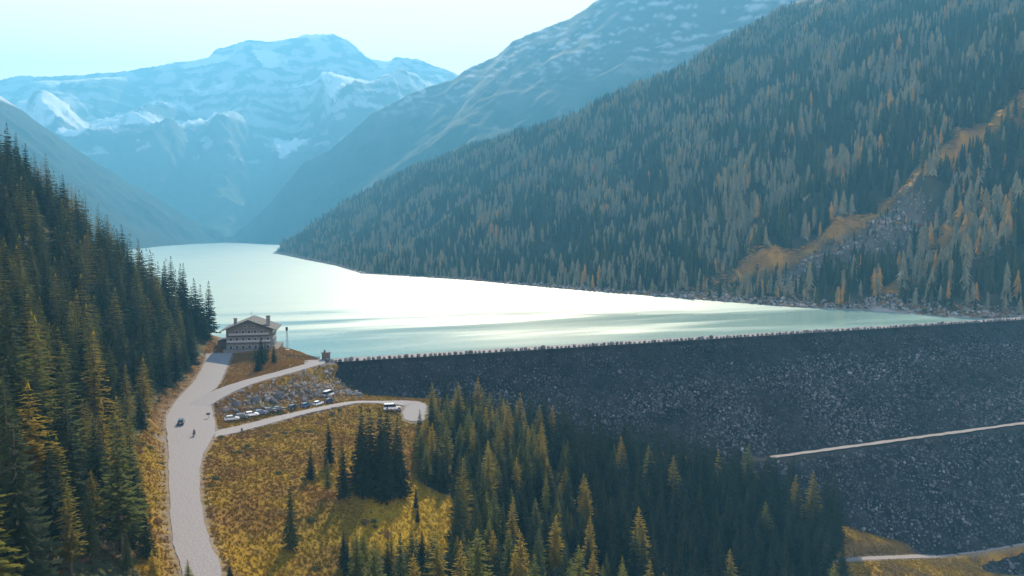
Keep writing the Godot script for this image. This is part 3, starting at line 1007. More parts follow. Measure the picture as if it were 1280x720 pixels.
func build_trees() -> void:
	plant_all()
	# which show: a coarse picture with the nearest tree in each cell
	var order := range(planted.size())
	for t in planted: t.d = seen_at(t.p).z
	order.sort_custom(func(a, b): return planted[a].d < planted[b].d)
	var taken := {}
	for i in order:
		var t: Dictionary = planted[i]
		t.seen = 0
		if t.d < 5.0: continue
		var b := seen_at(t.p) / 3.0
		var top := seen_at(t.p + Vector3(0, t.h, 0)) / 3.0
		var half: float = 870.0 * 0.15 * t.h * t.w / t.d / 3.0
		for y in range(maxi(0, int(top.y)), mini(239, int(b.y)) + 1):
			var f := (y - top.y) / maxf(b.y - top.y, 0.1)
			for x in range(maxi(0, int(b.x - half * f)), mini(426, int(b.x + half * f)) + 1):
				var key := y * 500 + x
				if not taken.has(key):
					taken[key] = true
					t.seen += 1
	var chosen := {"spruce": [], "larch": []}
	order.sort_custom(func(a, b): return planted[a].seen > planted[b].seen)
	for i in order:
		var t: Dictionary = planted[i]
		if t.label or (t.seen >= 4 and chosen[t.kind].size() < 296): 
			chosen[t.kind].append(i)
			t.chosen = true
	var about := {
		"left": ["on the wooded slope left of the road", "trees on the slope left of the road"],
		"knoll": ["on the sunlit knoll below the parking ground", "trees on the knoll below the parking ground"],
		"hillside": ["in the shaded wood below the dam", "trees in the shaded wood at the foot of the dam"],
		"clump": ["in the dark clump between meadow and golden clearing", "spruces of the dark clump beside the clearing"],
		"shore": ["in the lakeshore group left of the guesthouse", "spruces by the shore left of the guesthouse"],
		"house": ["in the dark group under the guesthouse terrace", "spruces under the guesthouse terrace"],
		"toe": ["at the edge of the toe meadow below the dam", "trees at the edge of the toe meadow"]}
	var spruce_words := ["dark green spruce", "green spruce", "mossy green spruce"]
	var larch_words := ["golden larch", "yellow-green larch", "olive green larch", "amber larch"]
	var made := 0
	for kind in ["spruce", "larch"]:
		for i in chosen[kind]:
			var t: Dictionary = planted[i]
			var set_: Array = near_sets[kind][t.shape]
			var o := base("spruce_tree" if kind == "spruce" else "larch_tree", t.p, t.turn)
			var s: float = t.h / 20.0
			var grow := Basis().scaled_local(Vector3(s * t.w, s, s * t.w))
			part("trunk", set_[1], mats.bark, o, Vector3.ZERO, grow)
			part("crown", set_[0], foliage("%s_%d" % [kind, t.tone], tone_of(kind, t.tone), 0.5 if kind == "spruce" else 0.95), o, Vector3.ZERO, grow)
			if t.label: tag(o, t.label, "tree", "trees standing apart")
			else:
				var size := "small" if t.h < 11.0 else ("tall" if t.h > 19.0 else "mid-sized")
				var depth := ""
				if t.zone == "left": depth = ", at its far end" if t.p.z < -250.0 else (", beside the junction" if t.p.z < -185.0 else (", halfway along" if t.p.z < -135.0 else ", nearest the camera"))
				elif t.zone == "knoll": depth = ", at its dam end" if t.p.z < -205.0 else (", mid-knoll" if t.p.z < -165.0 else (", beside the clearing" if t.p.x < -2.0 else ", on its near slope"))
				elif t.zone == "hillside": depth = ", on its upper edge" if t.p.z < -235.0 else (", at its right end" if t.p.x > 85.0 else (", next to the knoll" if t.p.x < 45.0 else ", mid-wood"))
				var words: String = (spruce_words if kind == "spruce" else larch_words)[t.tone]
				tag(o, "%s %s %s%s" % [size, words, about[t.zone][0], depth], "tree", about[t.zone][1])
			made += 1
	# the others, too many and too hidden to tell apart
	for kind in ["spruce", "larch"]:
		for v in 4:
			var where := []
			var cols := []
			for t in planted:
				if t.kind != kind or t.has("chosen") or t.shape % 4 != v: continue
				var s: float = t.h / 20.0
				where.append(Transform3D(Basis(Vector3.UP, t.turn).scaled_local(Vector3(s * t.w, s, s * t.w)), t.p))
				cols.append(tone_of(kind, t.tone))
			if where.size():
				var o := scatter("%s_wood" % kind, mid_sets[kind][v][0], foliage(kind + "_copy", Color.WHITE, 0.5 if kind == "spruce" else 0.95), where, cols, self)
				tag(o, "more distant or hidden %s trees filling the near woods" % kind, "wood", "", "stuff")

func build_flank_forest() -> void:
	var r := RandomNumberGenerator.new()
	r.seed = 5
	var where := {"spruce": [[], [], [], []], "larch": [[], [], [], []]}
	var cols := {"spruce": [[], [], [], []], "larch": [[], [], [], []]}
	var n := 0
	for i in 60000:
		var s := 1860.0 - 1960.0 * pow(r.randf(), 0.85)
		var t := r.randf_range(-150.0, 980.0)
		var t0 := lerp_table(SHORE_T, s)
		var tr := lerp_table(RIDGE_T, s)
		if t < t0 + 7.0 or t > tr + 25.0: continue
		# above what any near viewpoint can see
		if t > 560.0 + maxf(s, 0.0) * 0.42: continue
		var open := noise_b.get_noise_2d(s * 1.4, t * 1.1) + 0.6 * noise_c.get_noise_2d(s * 2.0, t * 2.0)
		if open > 0.42 and r.randf() < 0.75: continue
		var p2 := Vector2(s, t)
		var thin := 1.0
		if s < 430.0 and t < 420.0:
			if poly_dist(p2, SPUR1) < 9.0 + 4.0 * open:
				if r.randf() < 0.97: continue
			if poly_dist(p2, SPUR2) < 6.0 and r.randf() < 0.9: continue
			if poly_dist(p2, [Vector2(215, -10), Vector2(175, 12), Vector2(150, 60), Vector2(130, 115)]) < 30.0: thin = 0.9
		if r.randf() > thin: continue
		var mixn := noise_a.get_noise_2d(s * 1.7 + 40.0, t * 1.2) + 0.5 * noise_b.get_noise_2d(s, t)
		var larch := r.randf() < clampf(0.17 + mixn * 2.0, 0.03, 0.9)
		if t - t0 < 28.0: larch = r.randf() < 0.5
		var kind := "larch" if larch else "spruce"
		var h := r.randf_range(15.0, 27.0) * (0.6 if r.randf() < 0.2 else 1.0)
		if t - t0 < 22.0: h *= 0.55
		if thin < 1.0: h *= r.randf_range(0.15, 0.4)
		h *= 1.0 - 0.35 * smoothstep(450.0, 900.0, t)
		var k := h / 20.0 
		var wd := k * r.randf_range(0.9, 1.25)
		var q := flank_point(s, t)
		var v := r.randi_range(0, 3)
		where[kind][v].append(Transform3D(Basis(Vector3.UP, r.randf_range(0, TAU)).scaled_local(Vector3(wd, k, wd)), q))
		var tone := tone_of(kind, r.randi_range(0, 2) if not larch else r.randi_range(0, 3))
		if larch: tone = tone.lerp(Color(0.17, 0.165, 0.13), 0.7) if r.randf() < (0.95 if s > 260.0 or t > 260.0 else 0.75) else Color(0.32, 0.18, 0.04)
		cols[kind][v].append(tone)
		n += 1
	for kind in ["spruce", "larch"]:
		for v in 4:
			var o := scatter("%s_forest" % kind, far_sets[kind][v], foliage(kind + "_copy", Color.WHITE, 0.5), where[kind][v], cols[kind][v], self)
			tag(o, "distant %s forest covering the mountain flank across the lake" % kind, "forest", "", "stuff")
	var sw := []
	var sc := []
	var rw := []
	var rc := []
	for i in 42000:
		var s := r.randf_range(-40.0, 300.0)
		var t := r.randf_range(-70.0, 330.0)
		if i % 3 == 0:
			s = r.randf_range(-40.0, 1750.0)
			t = lerp_table(SHORE_T, s) + r.randf_range(1.0, 15.0)
		var p2 := Vector2(s, t)
		var e := t - lerp_table(SHORE_T, s)
		if e < 1.0: continue
		var d1 := poly_dist(p2, SPUR1)
		var d2 := poly_dist(p2, SPUR2)
		var d3 := poly_dist(p2, [Vector2(175, 12), Vector2(150, 55), Vector2(132, 110)])
		var shore := e < 15.0
		var point := s > 195.0 and s < 300.0 and t < 25.0
		if not (d1 < 13.0 or d2 < 6.0 or d3 < 28.0 or shore or point): continue
		var q := flank_point(s, t)
		var size := r.randf_range(0.5, 1.5) * (1.8 if r.randf() < 0.12 else 1.0)
		if (d3 < 28.0 and d1 > 11.0 and r.randf() < 0.5) or (shore and r.randf() < 0.45):
			rw.append(Transform3D(rand_basis(r, size * 1.7), q))
			var g := r.randf_range(0.12, 0.28)
			rc.append(Color(g, g * 0.93, g * 0.87))
			continue
		var c := Color(0.36, 0.19, 0.03).lerp(Color(0.2, 0.12, 0.04), r.randf())
		if d1 < 9.0 or d2 < 4.0: c = c.lerp(Color(0.44, 0.25, 0.03), 0.5)
		elif r.randf() < 0.5: c = Color(0.06, 0.065, 0.03)
		elif r.randf() < 0.3: c = Color(0.24, 0.1, 0.06)
		sw.append(Transform3D(Basis(Vector3.UP, r.randf_range(0, TAU)).scaled_local(Vector3(size, size * r.randf_range(0.4, 0.9), size)), q - Vector3(0, 0.2, 0)))
		sc.append(c)
	var o := scatter("slope_shrubs", bush_mesh(r), foliage("grass_copy", Color.WHITE, 0.6), sw, sc, self)
	tag(o, "golden and russet scrub on the open spur and along the far shore", "scrub", "", "stuff")
	o = scatter("shore_rocks", rock_mesh(r, 0.7), mats.stone_copy, rw, rc, self)
	tag(o, "pale rocks of the scree and waterline below the forested flank", "rocks", "", "stuff")
	print("flank trees ", n)

# ------------------------------------------------------------------ meadow cover
func build_cover() -> void:
	var r := RandomNumberGenerator.new()
	r.seed = 19
	# tussocks
	var pos := PackedVector3Array()
	var col := PackedColorArray()
	for i in 16:
		var a := r.randf_range(0, TAU)
		var d := Vector3(cos(a), 0, sin(a))
		var s := Vector3(-d.z, 0, d.x) * 0.1
		var b := d * r.randf_range(0.02, 0.25)
		var l := r.randf_range(0.35, 0.75)
		var k := Color.WHITE * r.randf_range(0.7, 1.3)
		leaf(pos, col, b - s, b + s, b + d * l * 0.6 + Vector3(0, l * 0.75, 0) + s * 0.3, b + d * l * 0.7 + Vector3(0, l * 0.7, 0) - s * 0.3, k)
	var tuft := raw(pos, col)
	var where := []
	var cols := []
	for i in 110000:
		var x := r.randf_range(-98.0, 0.0)
		var z := r.randf_range(-285.0, -100.0)
		var p := Vector2(x, z)
		if r.randf() < 0.2:
			x = r.randf_range(88.0, 190.0)
			z = r.randf_range(-258.0, -205.0)
			p = Vector2(x, z)
		elif r.randf() < 0.3:
			x = r.randf_range(-136.0, -84.0)
			z = r.randf_range(-312.0, -190.0)
			p = Vector2(x, z)
		if Geometry2D.is_point_in_polygon(p, forest_knoll) or Geometry2D.is_point_in_polygon(p, forest_left) or road_at(x, z).x < 0.8: continue
		var q := Vector3(x, ground(x, z), z)
		var off := (q - DAM_A).dot(DAM_N)
		if off > -12.0 and dam_y(maxf(off, 0.0)) > q.y + 0.2 and (q - DAM_A).dot(DAM_D) > 2.0: continue
		var e := r.randf_range(0.3, 0.8)
		where.append(Transform3D(Basis(Vector3.UP, r.randf_range(0, TAU)).scaled_local(Vector3(e, e * r.randf_range(0.6, 1.0), e)), q - Vector3(0, 0.05, 0)))
		var nn := noise_c.get_noise_2d(x * 5.0, z * 5.0)
		var c := Color(0.235, 0.138, 0.012).lerp(Color(0.17, 0.088, 0.016), clampf(0.45 + nn * 1.6 + r.randf_range(-0.3, 0.3), 0.0, 1.0))
		if noise_a.get_noise_2d(x * 2.2, z * 2.2) > 0.12: c = c.lerp(Color(0.185, 0.145, 0.015), 0.35)
		if x > -34.0 and z > -185.0 and z < -140.0 and x < 20.0: c = c.lerp(Color(0.38, 0.24, 0.012), 0.7)
		if x < -84.0 and z < -190.0: c = c.lerp(Color(0.272, 0.136, 0.048), r.randf_range(0.2, 0.9))
		cols.append(c)
	# dark undergrowth on the forest floor
	var uw := []
	var uc := []
	for i in 26000:
		var x := r.randf_range(-130.0, 110.0)
		var z := r.randf_range(-262.0, -84.0)
		var left := Geometry2D.is_point_in_polygon(Vector2(x, z), forest_left)
		if not (left or Geometry2D.is_point_in_polygon(Vector2(x, z), forest_knoll)): continue
		if road_at(x, z).x < 0.6: continue
		var e := r.randf_range(0.25, 0.9)
		uw.append(Transform3D(Basis(Vector3.UP, r.randf_range(0, TAU)).scaled_local(Vector3(e, e * r.randf_range(0.35, 0.8), e)), Vector3(x, ground(x, z) - 0.1, z)))
		var pick := r.randf()
		uc.append(Color(0.035, 0.042, 0.018) if pick < 0.55 else (Color(0.07, 0.055, 0.02) if pick < 0.85 else Color(0.1, 0.05, 0.025)))
	var under := scatter("undergrowth", bush_mesh(r), foliage("grass_copy", Color.WHITE, 0.6), uw, uc, self)
	tag(under, "low bilberry undergrowth covering the floor of the near woods", "undergrowth", "", "stuff")
	var o := scatter("meadow_grass", tuft, foliage("grass_copy", Color.WHITE, 0.6), where, cols, self)
	tag(o, "tussocky yellow autumn grass on the meadow beside the road", "grass", "", "stuff")
	# low dark heath bushes dotted over the meadow
	var bush_a := bush_mesh(r)
	var bush_b := bush_mesh(r)
	var n := 0
	for i in 900:
		if n >= 150: break
		var x := r.randf_range(-96.0, -12.0)
		var z := r.randf_range(-262.0, -112.0)
		if Geometry2D.is_point_in_polygon(Vector2(x, z), forest_knoll) or road_at(x, z).x < 1.6: continue
		if noise_c.get_noise_2d(x * 4.0 + 300.0, z * 4.0) < 0.05: continue
		var s := r.randf_range(0.45, 1.25)
		var red := r.randf() < 0.45
		var b := base("heath_bush", Vector3(x, ground(x, z) - 0.1, z), r.randf_range(0, TAU))
		part("foliage", bush_a if n % 2 else bush_b, foliage("bush_red", Color(0.16, 0.075, 0.035), 0.5) if red else foliage("bush_green", Color(0.06, 0.065, 0.025), 0.5), b, Vector3.ZERO, Basis().scaled_local(Vector3(s, s * 0.75, s)))
		var where_ := "on the open meadow" if z > -200.0 else ("on the bank under the parking road" if x > -70.0 else "on the rocky bank below the dam road")
		tag(b, "low %s heath bush %s" % ["russet" if red else "dark green", where_], "bush", "heath bushes " + where_)
		n += 1
	# boulders of the bank and the abutment
	var kinds := [rock_mesh(r, 0.8), rock_mesh(r, 0.7), rock_mesh(r, 0.9)]
	n = 0
	for i in 900:
		if n >= 190: break
		var f := r.randf()
		var line := [Vector2(-91, -212), Vector2(-85, -230), Vector2(-77, -246), Vector2(-70, -262)]
		var a := mini(2, int(f * 3.0))
		var p: Vector2 = line[a].lerp(line[a + 1], f * 3.0 - a) + Vector2(r.randf_range(-8, 8), r.randf_range(-8, 8))
		if road_at(p.x, p.y).x < 1.0: continue
		var s := r.randf_range(0.6, 1.7) * (1.7 if r.randf() < 0.12 else 1.0)
		var o2 := part("boulder", kinds[n % 3], [mats.rock_a, mats.rock_b, mats.rock_c][r.randi_range(0, 2)], self, Vector3(p.x, ground(p.x, p.y) + s * 0.12, p.y), rand_basis(r, s))
		tag(o2, "%s grey boulder on the rocky bank between dam road and parking road" % ["large" if s > 1.6 else ("small" if s < 0.9 else "broken")], "boulder", "boulders on the rocky bank")
		n += 1
	for a in [[-88, -219, 3.4], [-84.5, -226, 4.6], [-82.5, -230.5, 4.0], [-80, -235, 4.4], [-77, -240, 3.6], [-79.5, -229, 3.2], [-74, -250, 3.4], [-86.5, -214, 2.8]]:
		var o2 := part("rock_outcrop", kinds[n % 3], mats.rock_c if n % 2 else mats.rock_a, self, Vector3(a[0], ground(a[0], a[1]) + a[2] * 0.05, a[1]), rand_basis(r, a[2]))
		tag(o2, "big dark rock outcrop on the bank below the dam road", "rock", "rock outcrops of the bank")
		n += 1
	for i in 70:
		var x := r.randf_range(-80.0, -58.0)
		var z := -275.0 + (x + 76.0) * 0.45 + r.randf_range(-2.0, 5.0)
		var s := r.randf_range(0.7, 1.8)
		if road_at(x, z).x < 0.6: continue
		var q := Vector3(x, ground(x, z), z)
		q.y = maxf(q.y, dam_y(maxf((q - DAM_A).dot(DAM_N), 0.0)) if (q - DAM_A).dot(DAM_D) > -3.0 else q.y)
		var o2 := part("boulder", kinds[i % 3], mats.rock_pale if i % 2 else mats.rock_a, self, q + Vector3(0, s * 0.1, 0), rand_basis(r, s))
		tag(o2, "pale boulder where the dam meets the grassy bank", "boulder", "boulders at the end of the dam")

func bush_mesh(r: RandomNumberGenerator) -> ArrayMesh:
	var pos := PackedVector3Array()
	var col := PackedColorArray()
	for i in 120:
		var d := Vector3(r.randfn(), absf(r.randfn()) * 0.9, r.randfn()).normalized()
		var p := d * r.randf_range(0.5, 1.0)
		var u := d.cross(Vector3(r.randfn(), r.randfn(), r.randfn())).normalized() * r.randf_range(0.12, 0.26)
		var v := u.cross(d).normalized() * r.randf_range(0.1, 0.22) + d * r.randf_range(-0.1, 0.1)
		leaf(pos, col, p - u, p - v, p + u, p + v, Color.WHITE * r.randf_range(0.65, 1.3))
	return raw(pos, col)

# ------------------------------------------------------------------ buildings
func build_house() -> void:
	var w := 19.0
	var d := 15.0
	var eave := 8.6
	var top := 12.4
	var turn := deg_to_rad(12.0)
	var h := base("guesthouse", Vector3(-116.0, 7.0, -308.0), turn)
	tag(h, "three-storey alpine guesthouse with balconies and a low gable roof by the lake", "house")
	# walls: gable front towards the camera (+z), built of a lower rendered and an upper timber storey
	var st := box(w, 6.6, d, Vector3(0, 2.0, 0))
	part("wall", done(st), mats.render_wall, h)
	st = new_st()
	for sg in [-1.0, 1.0]:
		var z: float = sg * d * 0.5
		var pts := [Vector3(-w * 0.5, 5.3, z), Vector3(w * 0.5, 5.3, z), Vector3(w * 0.5, eave, z), Vector3(0, top - 0.25, z), Vector3(-w * 0.5, eave, z)]
		tri(st, pts[0], pts[2], pts[1])
		tri(st, pts[0], pts[3], pts[2])
		tri(st, pts[0], pts[4], pts[3])
	for sg in [-1.0, 1.0]:
		var x: float = sg * w * 0.5
		quad(st, Vector3(x, 5.3, -d * 0.5), Vector3(x, eave, -d * 0.5), Vector3(x, eave, d * 0.5), Vector3(x, 5.3, d * 0.5))
	part("gable_wall", done(st), mats.timber, h)
	# roof: two slabs with overhang
	var roof := Node3D.new()
	roof.name = "roof"
	h.add_child(roof)
	for sg in [-1.0, 1.0]:
		st = new_st()
		var ov := 2.2
		var slope := (top - eave) / (w * 0.5)
		var e := Vector3(sg * (w * 0.5 + ov), eave - slope * ov + 0.12, 0)
		var rr := Vector3(0, top + 0.12, 0)
		var z0 := Vector3(0, 0, -d * 0.5 - 1.2)
		var z1 := Vector3(0, 0, d * 0.5 + 2.4)
		var th := Vector3(0, 0.32, 0)
		quad(st, e + z0 + th, rr + z0 + th, rr + z1 + th, e + z1 + th)
		quad(st, e + z0, e + z1, rr + z1, rr + z0)
		quad(st, e + z1, e + z1 + th, rr + z1 + th, rr + z1)
		quad(st, e + z0, rr + z0, rr + z0 + th, e + z0 + th)
		quad(st, e + z0, e + z0 + th, e + z1 + th, e + z1)
		part("roof_slab", done(st), mats.roof, roof)
	for c in [[-6.3, 10.9, 1.2, 3.2, 3.0], [7.6, 11.2, 1.5, 4.6, 4.5]]:
		st = box(c[2], c[3], c[2], Vector3(c[0], c[1], c[4]))
		part("chimney", done(st), mats.chimney, roof)
		st = box(c[2] + 0.35, 0.22, c[2] + 0.35, Vector3(c[0], c[1] + c[3] * 0.5 + 0.3, c[4]))
		part("chimney_cap", done(st), mats.roof, roof)
	st = new_st()
	tube(st, Vector3(0.6, top, 4.0), Vector3(0.6, top + 3.6, 4.0), 0.06, 0.04, 6)
	tube(st, Vector3(-0.2, top + 2.9, 4.0), Vector3(1.4, top + 2.9, 4.0), 0.03, 0.03, 5)
	tube(st, Vector3(0.0, top + 2.4, 4.0), Vector3(1.2, top + 2.4, 4.0), 0.03, 0.03, 5)
	part("aerial", done(st), mats.metal_dark, roof)
	# balconies on two storeys
	for y in [2.9, 6.0]:
		var bw: float = w - 1.0 if y < 5.0 else w - 2.6
		var slab := part("balcony", done(box(bw, 0.22, 1.7, Vector3(0, y, d * 0.5 + 0.86))), mats.timber_dark, h)
		part("balustrade", done(box(bw, 0.95, 0.09, Vector3(0, y + 0.62, d * 0.5 + 1.64))), mats.render_pale if y < 5.0 else mats.balcony_pale, slab)
		for k in 6:
			part("bracket", done(box(0.16, 0.5, 1.4, Vector3(-bw * 0.5 + 0.4 + k * (bw - 0.8) / 5.0, y - 0.37, d * 0.5 + 0.72))), mats.timber_dark, slab)
	# windows and doors
	for row in [[0.5, 7], [3.9, 7], [7.1, 5], [9.6, 2]]:
		var n: int = row[1]
		for k in n:
			var x := (k - (n - 1) * 0.5) * (2.55 if n > 2 else 3.0)
			var tall := 1.35 if row[0] < 9.0 else 0.9
			var is_door: bool = (row[0] > 3.0 and row[0] < 8.0 and k % 2 == 1) or (row[0] < 1.0 and k == 3)
			var cy: float = row[0] + 0.15
			if is_door:
				tall = 2.05
				cy -= 0.25
			var fr := part("door" if is_door else "window", done(box(1.35, tall + 0.2, 0.12, Vector3(x, cy, d * 0.5 + 0.05))), mats.frame, h)
			part("pane", done(box(1.05, tall - 0.1, 0.06, Vector3(x, cy, d * 0.5 + 0.11))), mats.glass, fr)
	for sg in [-1.0, 1.0]:
		for row in [0.6, 4.0, 6.9]:
			for k in 4:
				var z := -5.2 + k * 3.4
				var fr := part("window", done(box(0.12, 1.5, 1.3, Vector3(sg * (w * 0.5 + 0.05), row + 0.1, z))), mats.frame, h)
				part("pane", done(box(0.06, 1.25, 1.0, Vector3(sg * (w * 0.5 + 0.11), row + 0.1, z))), mats.glass, fr)
	# terrace on the right, on a stone plinth
	part("plinth", done(box(w + 3.6, 4.2, d + 5.0, Vector3(1.0, -1.9, 1.4))), mats.rock_a, h)
	# annex at the left
	var a := base("timber_annex", Vector3(-128.6, 6.7, -309.0), turn)
	tag(a, "low dark timber annex beside the left end of the guesthouse", "shed")
	part("wall", done(box(4.8, 3.0, 7.0, Vector3(0, 1.5, 0))), mats.timber_dark, a)
	st = new_st()
	quad(st, Vector3(-2.9, 3.0, -4), Vector3(2.9, 3.7, -4), Vector3(2.9, 3.7, 4.2), Vector3(-2.9, 3.0, 4.2))
	quad(st, Vector3(-2.9, 3.2, -4), Vector3(2.9, 3.9, -4), Vector3(2.9, 3.9, 4.2), Vector3(-2.9, 3.2, 4.2))
	quad(st, Vector3(-2.9, 3.0, 4.2), Vector3(-2.9, 3.2, 4.2), Vector3(2.9, 3.9, 4.2), Vector3(2.9, 3.7, 4.2))
	part("roof", done(st), mats.roof, a)
	part("door", done(box(1.1, 2.1, 0.1, Vector3(0.6, 1.05, 3.55))), mats.timber, a)
	# lattice mast
	var gy := ground(-98.5, -302.0)
	var m := base("lattice_mast", Vector3(-98.5, gy, -302.0))
	tag(m, "thin lattice mast with an antenna head standing between guesthouse and dam", "mast")
	st = new_st()
	var hh := 9.0
	for k in 4:
		var c := Vector3([-1, 1, 1, -1][k], 0, [-1, -1, 1, 1][k])
		tube(st, c * 0.42 + Vector3(0, -0.6, 0), c * 0.2 + Vector3(0, hh, 0), 0.06, 0.05, 5)
		for j in 7:
			var c2 := Vector3([-1, 1, 1, -1][(k + 1) % 4], 0, [-1, -1, 1, 1][(k + 1) % 4])
			var f0 := j / 7.0
			var f1 := (j + 1) / 7.0
			tube(st, c * lerpf(0.42, 0.2, f0) + Vector3(0, hh * f0, 0), c2 * lerpf(0.42, 0.2, f1) + Vector3(0, hh * f1, 0), 0.035, 0.035, 4)
	part("lattice", done(st), mats.metal, m)
	st = box(0.9, 1.6, 0.7, Vector3(0, hh + 0.3, 0), null, 0.08)
	part("antenna_head", done(st), mats.metal_dark, m)
	part("footing", done(box(1.6, 0.5, 1.6, Vector3(0, 0.0, 0))), mats.concrete, m)
	# hut at the end of the crest
	var c0 := DAM_A + DAM_D * 6.0 - DAM_N * 8.3
	var hut := base("gate_hut", c0, atan2(DAM_N.x, DAM_N.z))
	tag(hut, "small dark hut at the left end of the dam crest", "hut")
	part("wall", done(box(3.2, 2.6, 2.2, Vector3(0, 1.3, 0))), mats.timber_dark, hut)
	st = box(3.8, 0.25, 2.8, Vector3(0, 2.73, 0))
	part("roof", done(st), mats.roof, hut)
	part("vent_pipe", done(box(0.7, 1.3, 0.7, Vector3(-0.5, 3.4, 0))), mats.metal_dark, hut)
	part("door", done(box(0.9, 1.9, 0.08, Vector3(0.7, 0.97, 1.13))), mats.metal_dark, hut)
	# railing from the mast's hill to the hut
	var rail := base("crest_railing", Vector3.ZERO)
	tag(rail, "dark railing along the lake side of the road to the dam", "railing")
	var ra := Vector3(-95.0, 5.1, -291.0)
	var rb := c0 + Vector3(-2.6, 0, 0.4)
	for k in 10:
		var p := ra.lerp(rb, k / 9.0)
		part("post", done(box(0.14, 1.9, 0.14, Vector3.ZERO)), mats.metal_dark, rail, p + Vector3(0, 0.2, 0))
	for y in [0.45, 0.75, 1.08]:
		st = new_st()
		tube(st, ra + Vector3(0, y, 0), rb + Vector3(0, y, 0), 0.07, 0.07, 5)
		part("bar", done(st), mats.metal_dark, rail)

# ------------------------------------------------------------------ vehicles
func car_mesh_set(kind: String) -> Dictionary:
	# profile along x (front +x): lower body and greenhouse, extruded over the width with tucked-in sides
	var out := {}
	var low := [[-2.1, 0.32], [-2.16, 0.62], [-2.08, 0.9], [-1.6, 0.97], [0.75, 0.98], [1.75, 0.83], [2.1, 0.66], [2.14, 0.36]]
	var cab := [[-1.95, 0.94], [-1.55, 1.42], [-1.2, 1.48], [0.1, 1.47], [0.95, 0.96]]
	if kind == "van":
		low = [[-2.5, 0.32], [-2.52, 0.7], [-2.48, 1.15], [-1.6, 1.2], [1.2, 1.2], [2.1, 1.12], [2.5, 0.8], [2.54, 0.36]]
		cab = [[-2.44, 1.15], [-2.35, 2.2], [-2.1, 2.3], [1.0, 2.26], [2.0, 1.15]]
	out.body = extrude(low, 0.86, 0.8)
	out.cabin = extrude(cab, 0.76 if kind != "van" else 0.84, 0.6 if kind != "van" else 0.72)
	var rf := [[cab[1][0] - 0.02, cab[1][1] + 0.005], [cab[2][0], cab[2][1] + 0.035], [cab[3][0], cab[3][1] + 0.035], [cab[3][0] + 0.12, cab[3][1] - 0.02]]
	out.roof = extrude(rf, 0.66 if kind != "van" else 0.78, 0.62 if kind != "van" else 0.74)
	var st := new_st()
	for k in 14:
		var a0 := TAU * k / 14
		var a1 := TAU * (k + 1) / 14
		var p0 := Vector3(cos(a0), sin(a0), 0) * 0.32
		var p1 := Vector3(cos(a1), sin(a1), 0) * 0.32
		var z := Vector3(0, 0, 0.11)
		quad(st, p0 - z, p0 + z, p1 + z, p1 - z)
		tri(st, z, p1 + z, p0 + z)
		tri(st, -z, p0 - z, p1 - z)
	out.tyre = done(st)
	st = new_st()
	tube(st, Vector3(0, 0, -0.13), Vector3(0, 0, 0.13), 0.19, 0.19, 10)
	out.rim = done(st)
	out.lamp = done(box(0.08, 0.16, 0.36, Vector3.ZERO, null, 0.02))
	out.plate = done(box(0.03, 0.11, 0.5, Vector3.ZERO))
	out.half = 2.1 if kind != "van" else 2.49
	out.axle = 1.32 if kind != "van" else 1.6
	return out

func extrude(profile: Array, half_low: float, half_top: float) -> ArrayMesh:
	var st := new_st()
	var lo := 1e9
	var hi := -1e9
	for p in profile:
		lo = minf(lo, p[1])
		hi = maxf(hi, p[1])
	var left := []
	var right := []
	for p in profile:
		var w := lerpf(half_low, half_top, (p[1] - lo) / maxf(hi - lo, 0.01))
		left.append(Vector3(p[0], p[1], -w))
		right.append(Vector3(p[0], p[1], w))
	var n := profile.size()
	for i in n:
		var j := (i + 1) % n
		quad(st, left[i], left[j], right[j], right[i])
	for i in range(1, n - 1):
		tri(st, left[0], left[i + 1], left[i])
		tri(st, right[0], right[i], right[i + 1])
	return done(st)

var car_kinds := {}
func put_car(called: String, kind: String, at: Vector3, heading: float, paint: Material, label: String, category: String, group: String) -> void:
	if not car_kinds.has(kind): car_kinds[kind] = car_mesh_set(kind)
	var k: Dictionary = car_kinds[kind]
	var c := base(called, at, heading)
	tag(c, label, category, group)
	part("body", k.body, paint, c)
	part("windows", k.cabin, mats.glass, c)
	part("roof", k.roof, paint, c)
	for x in [-k.axle, k.axle]:
		for z in [-0.74, 0.74]:
			var t := part("tyre", k.tyre, mats.rubber, c, Vector3(x, 0.32, z))
			part("rim", k.rim, mats.metal, t)
	for z in [-0.56, 0.56]:
		part("headlight", k.lamp, mats.lamp_clear, c, Vector3(k.half - 0.02, 0.66, z))
		part("tail_light", k.lamp, mats.lamp_red, c, Vector3(-k.half - 0.0, 0.78, z))
	part("number_plate", k.plate, mats.lamp_clear, c, Vector3(-k.half - 0.06, 0.52, 0))

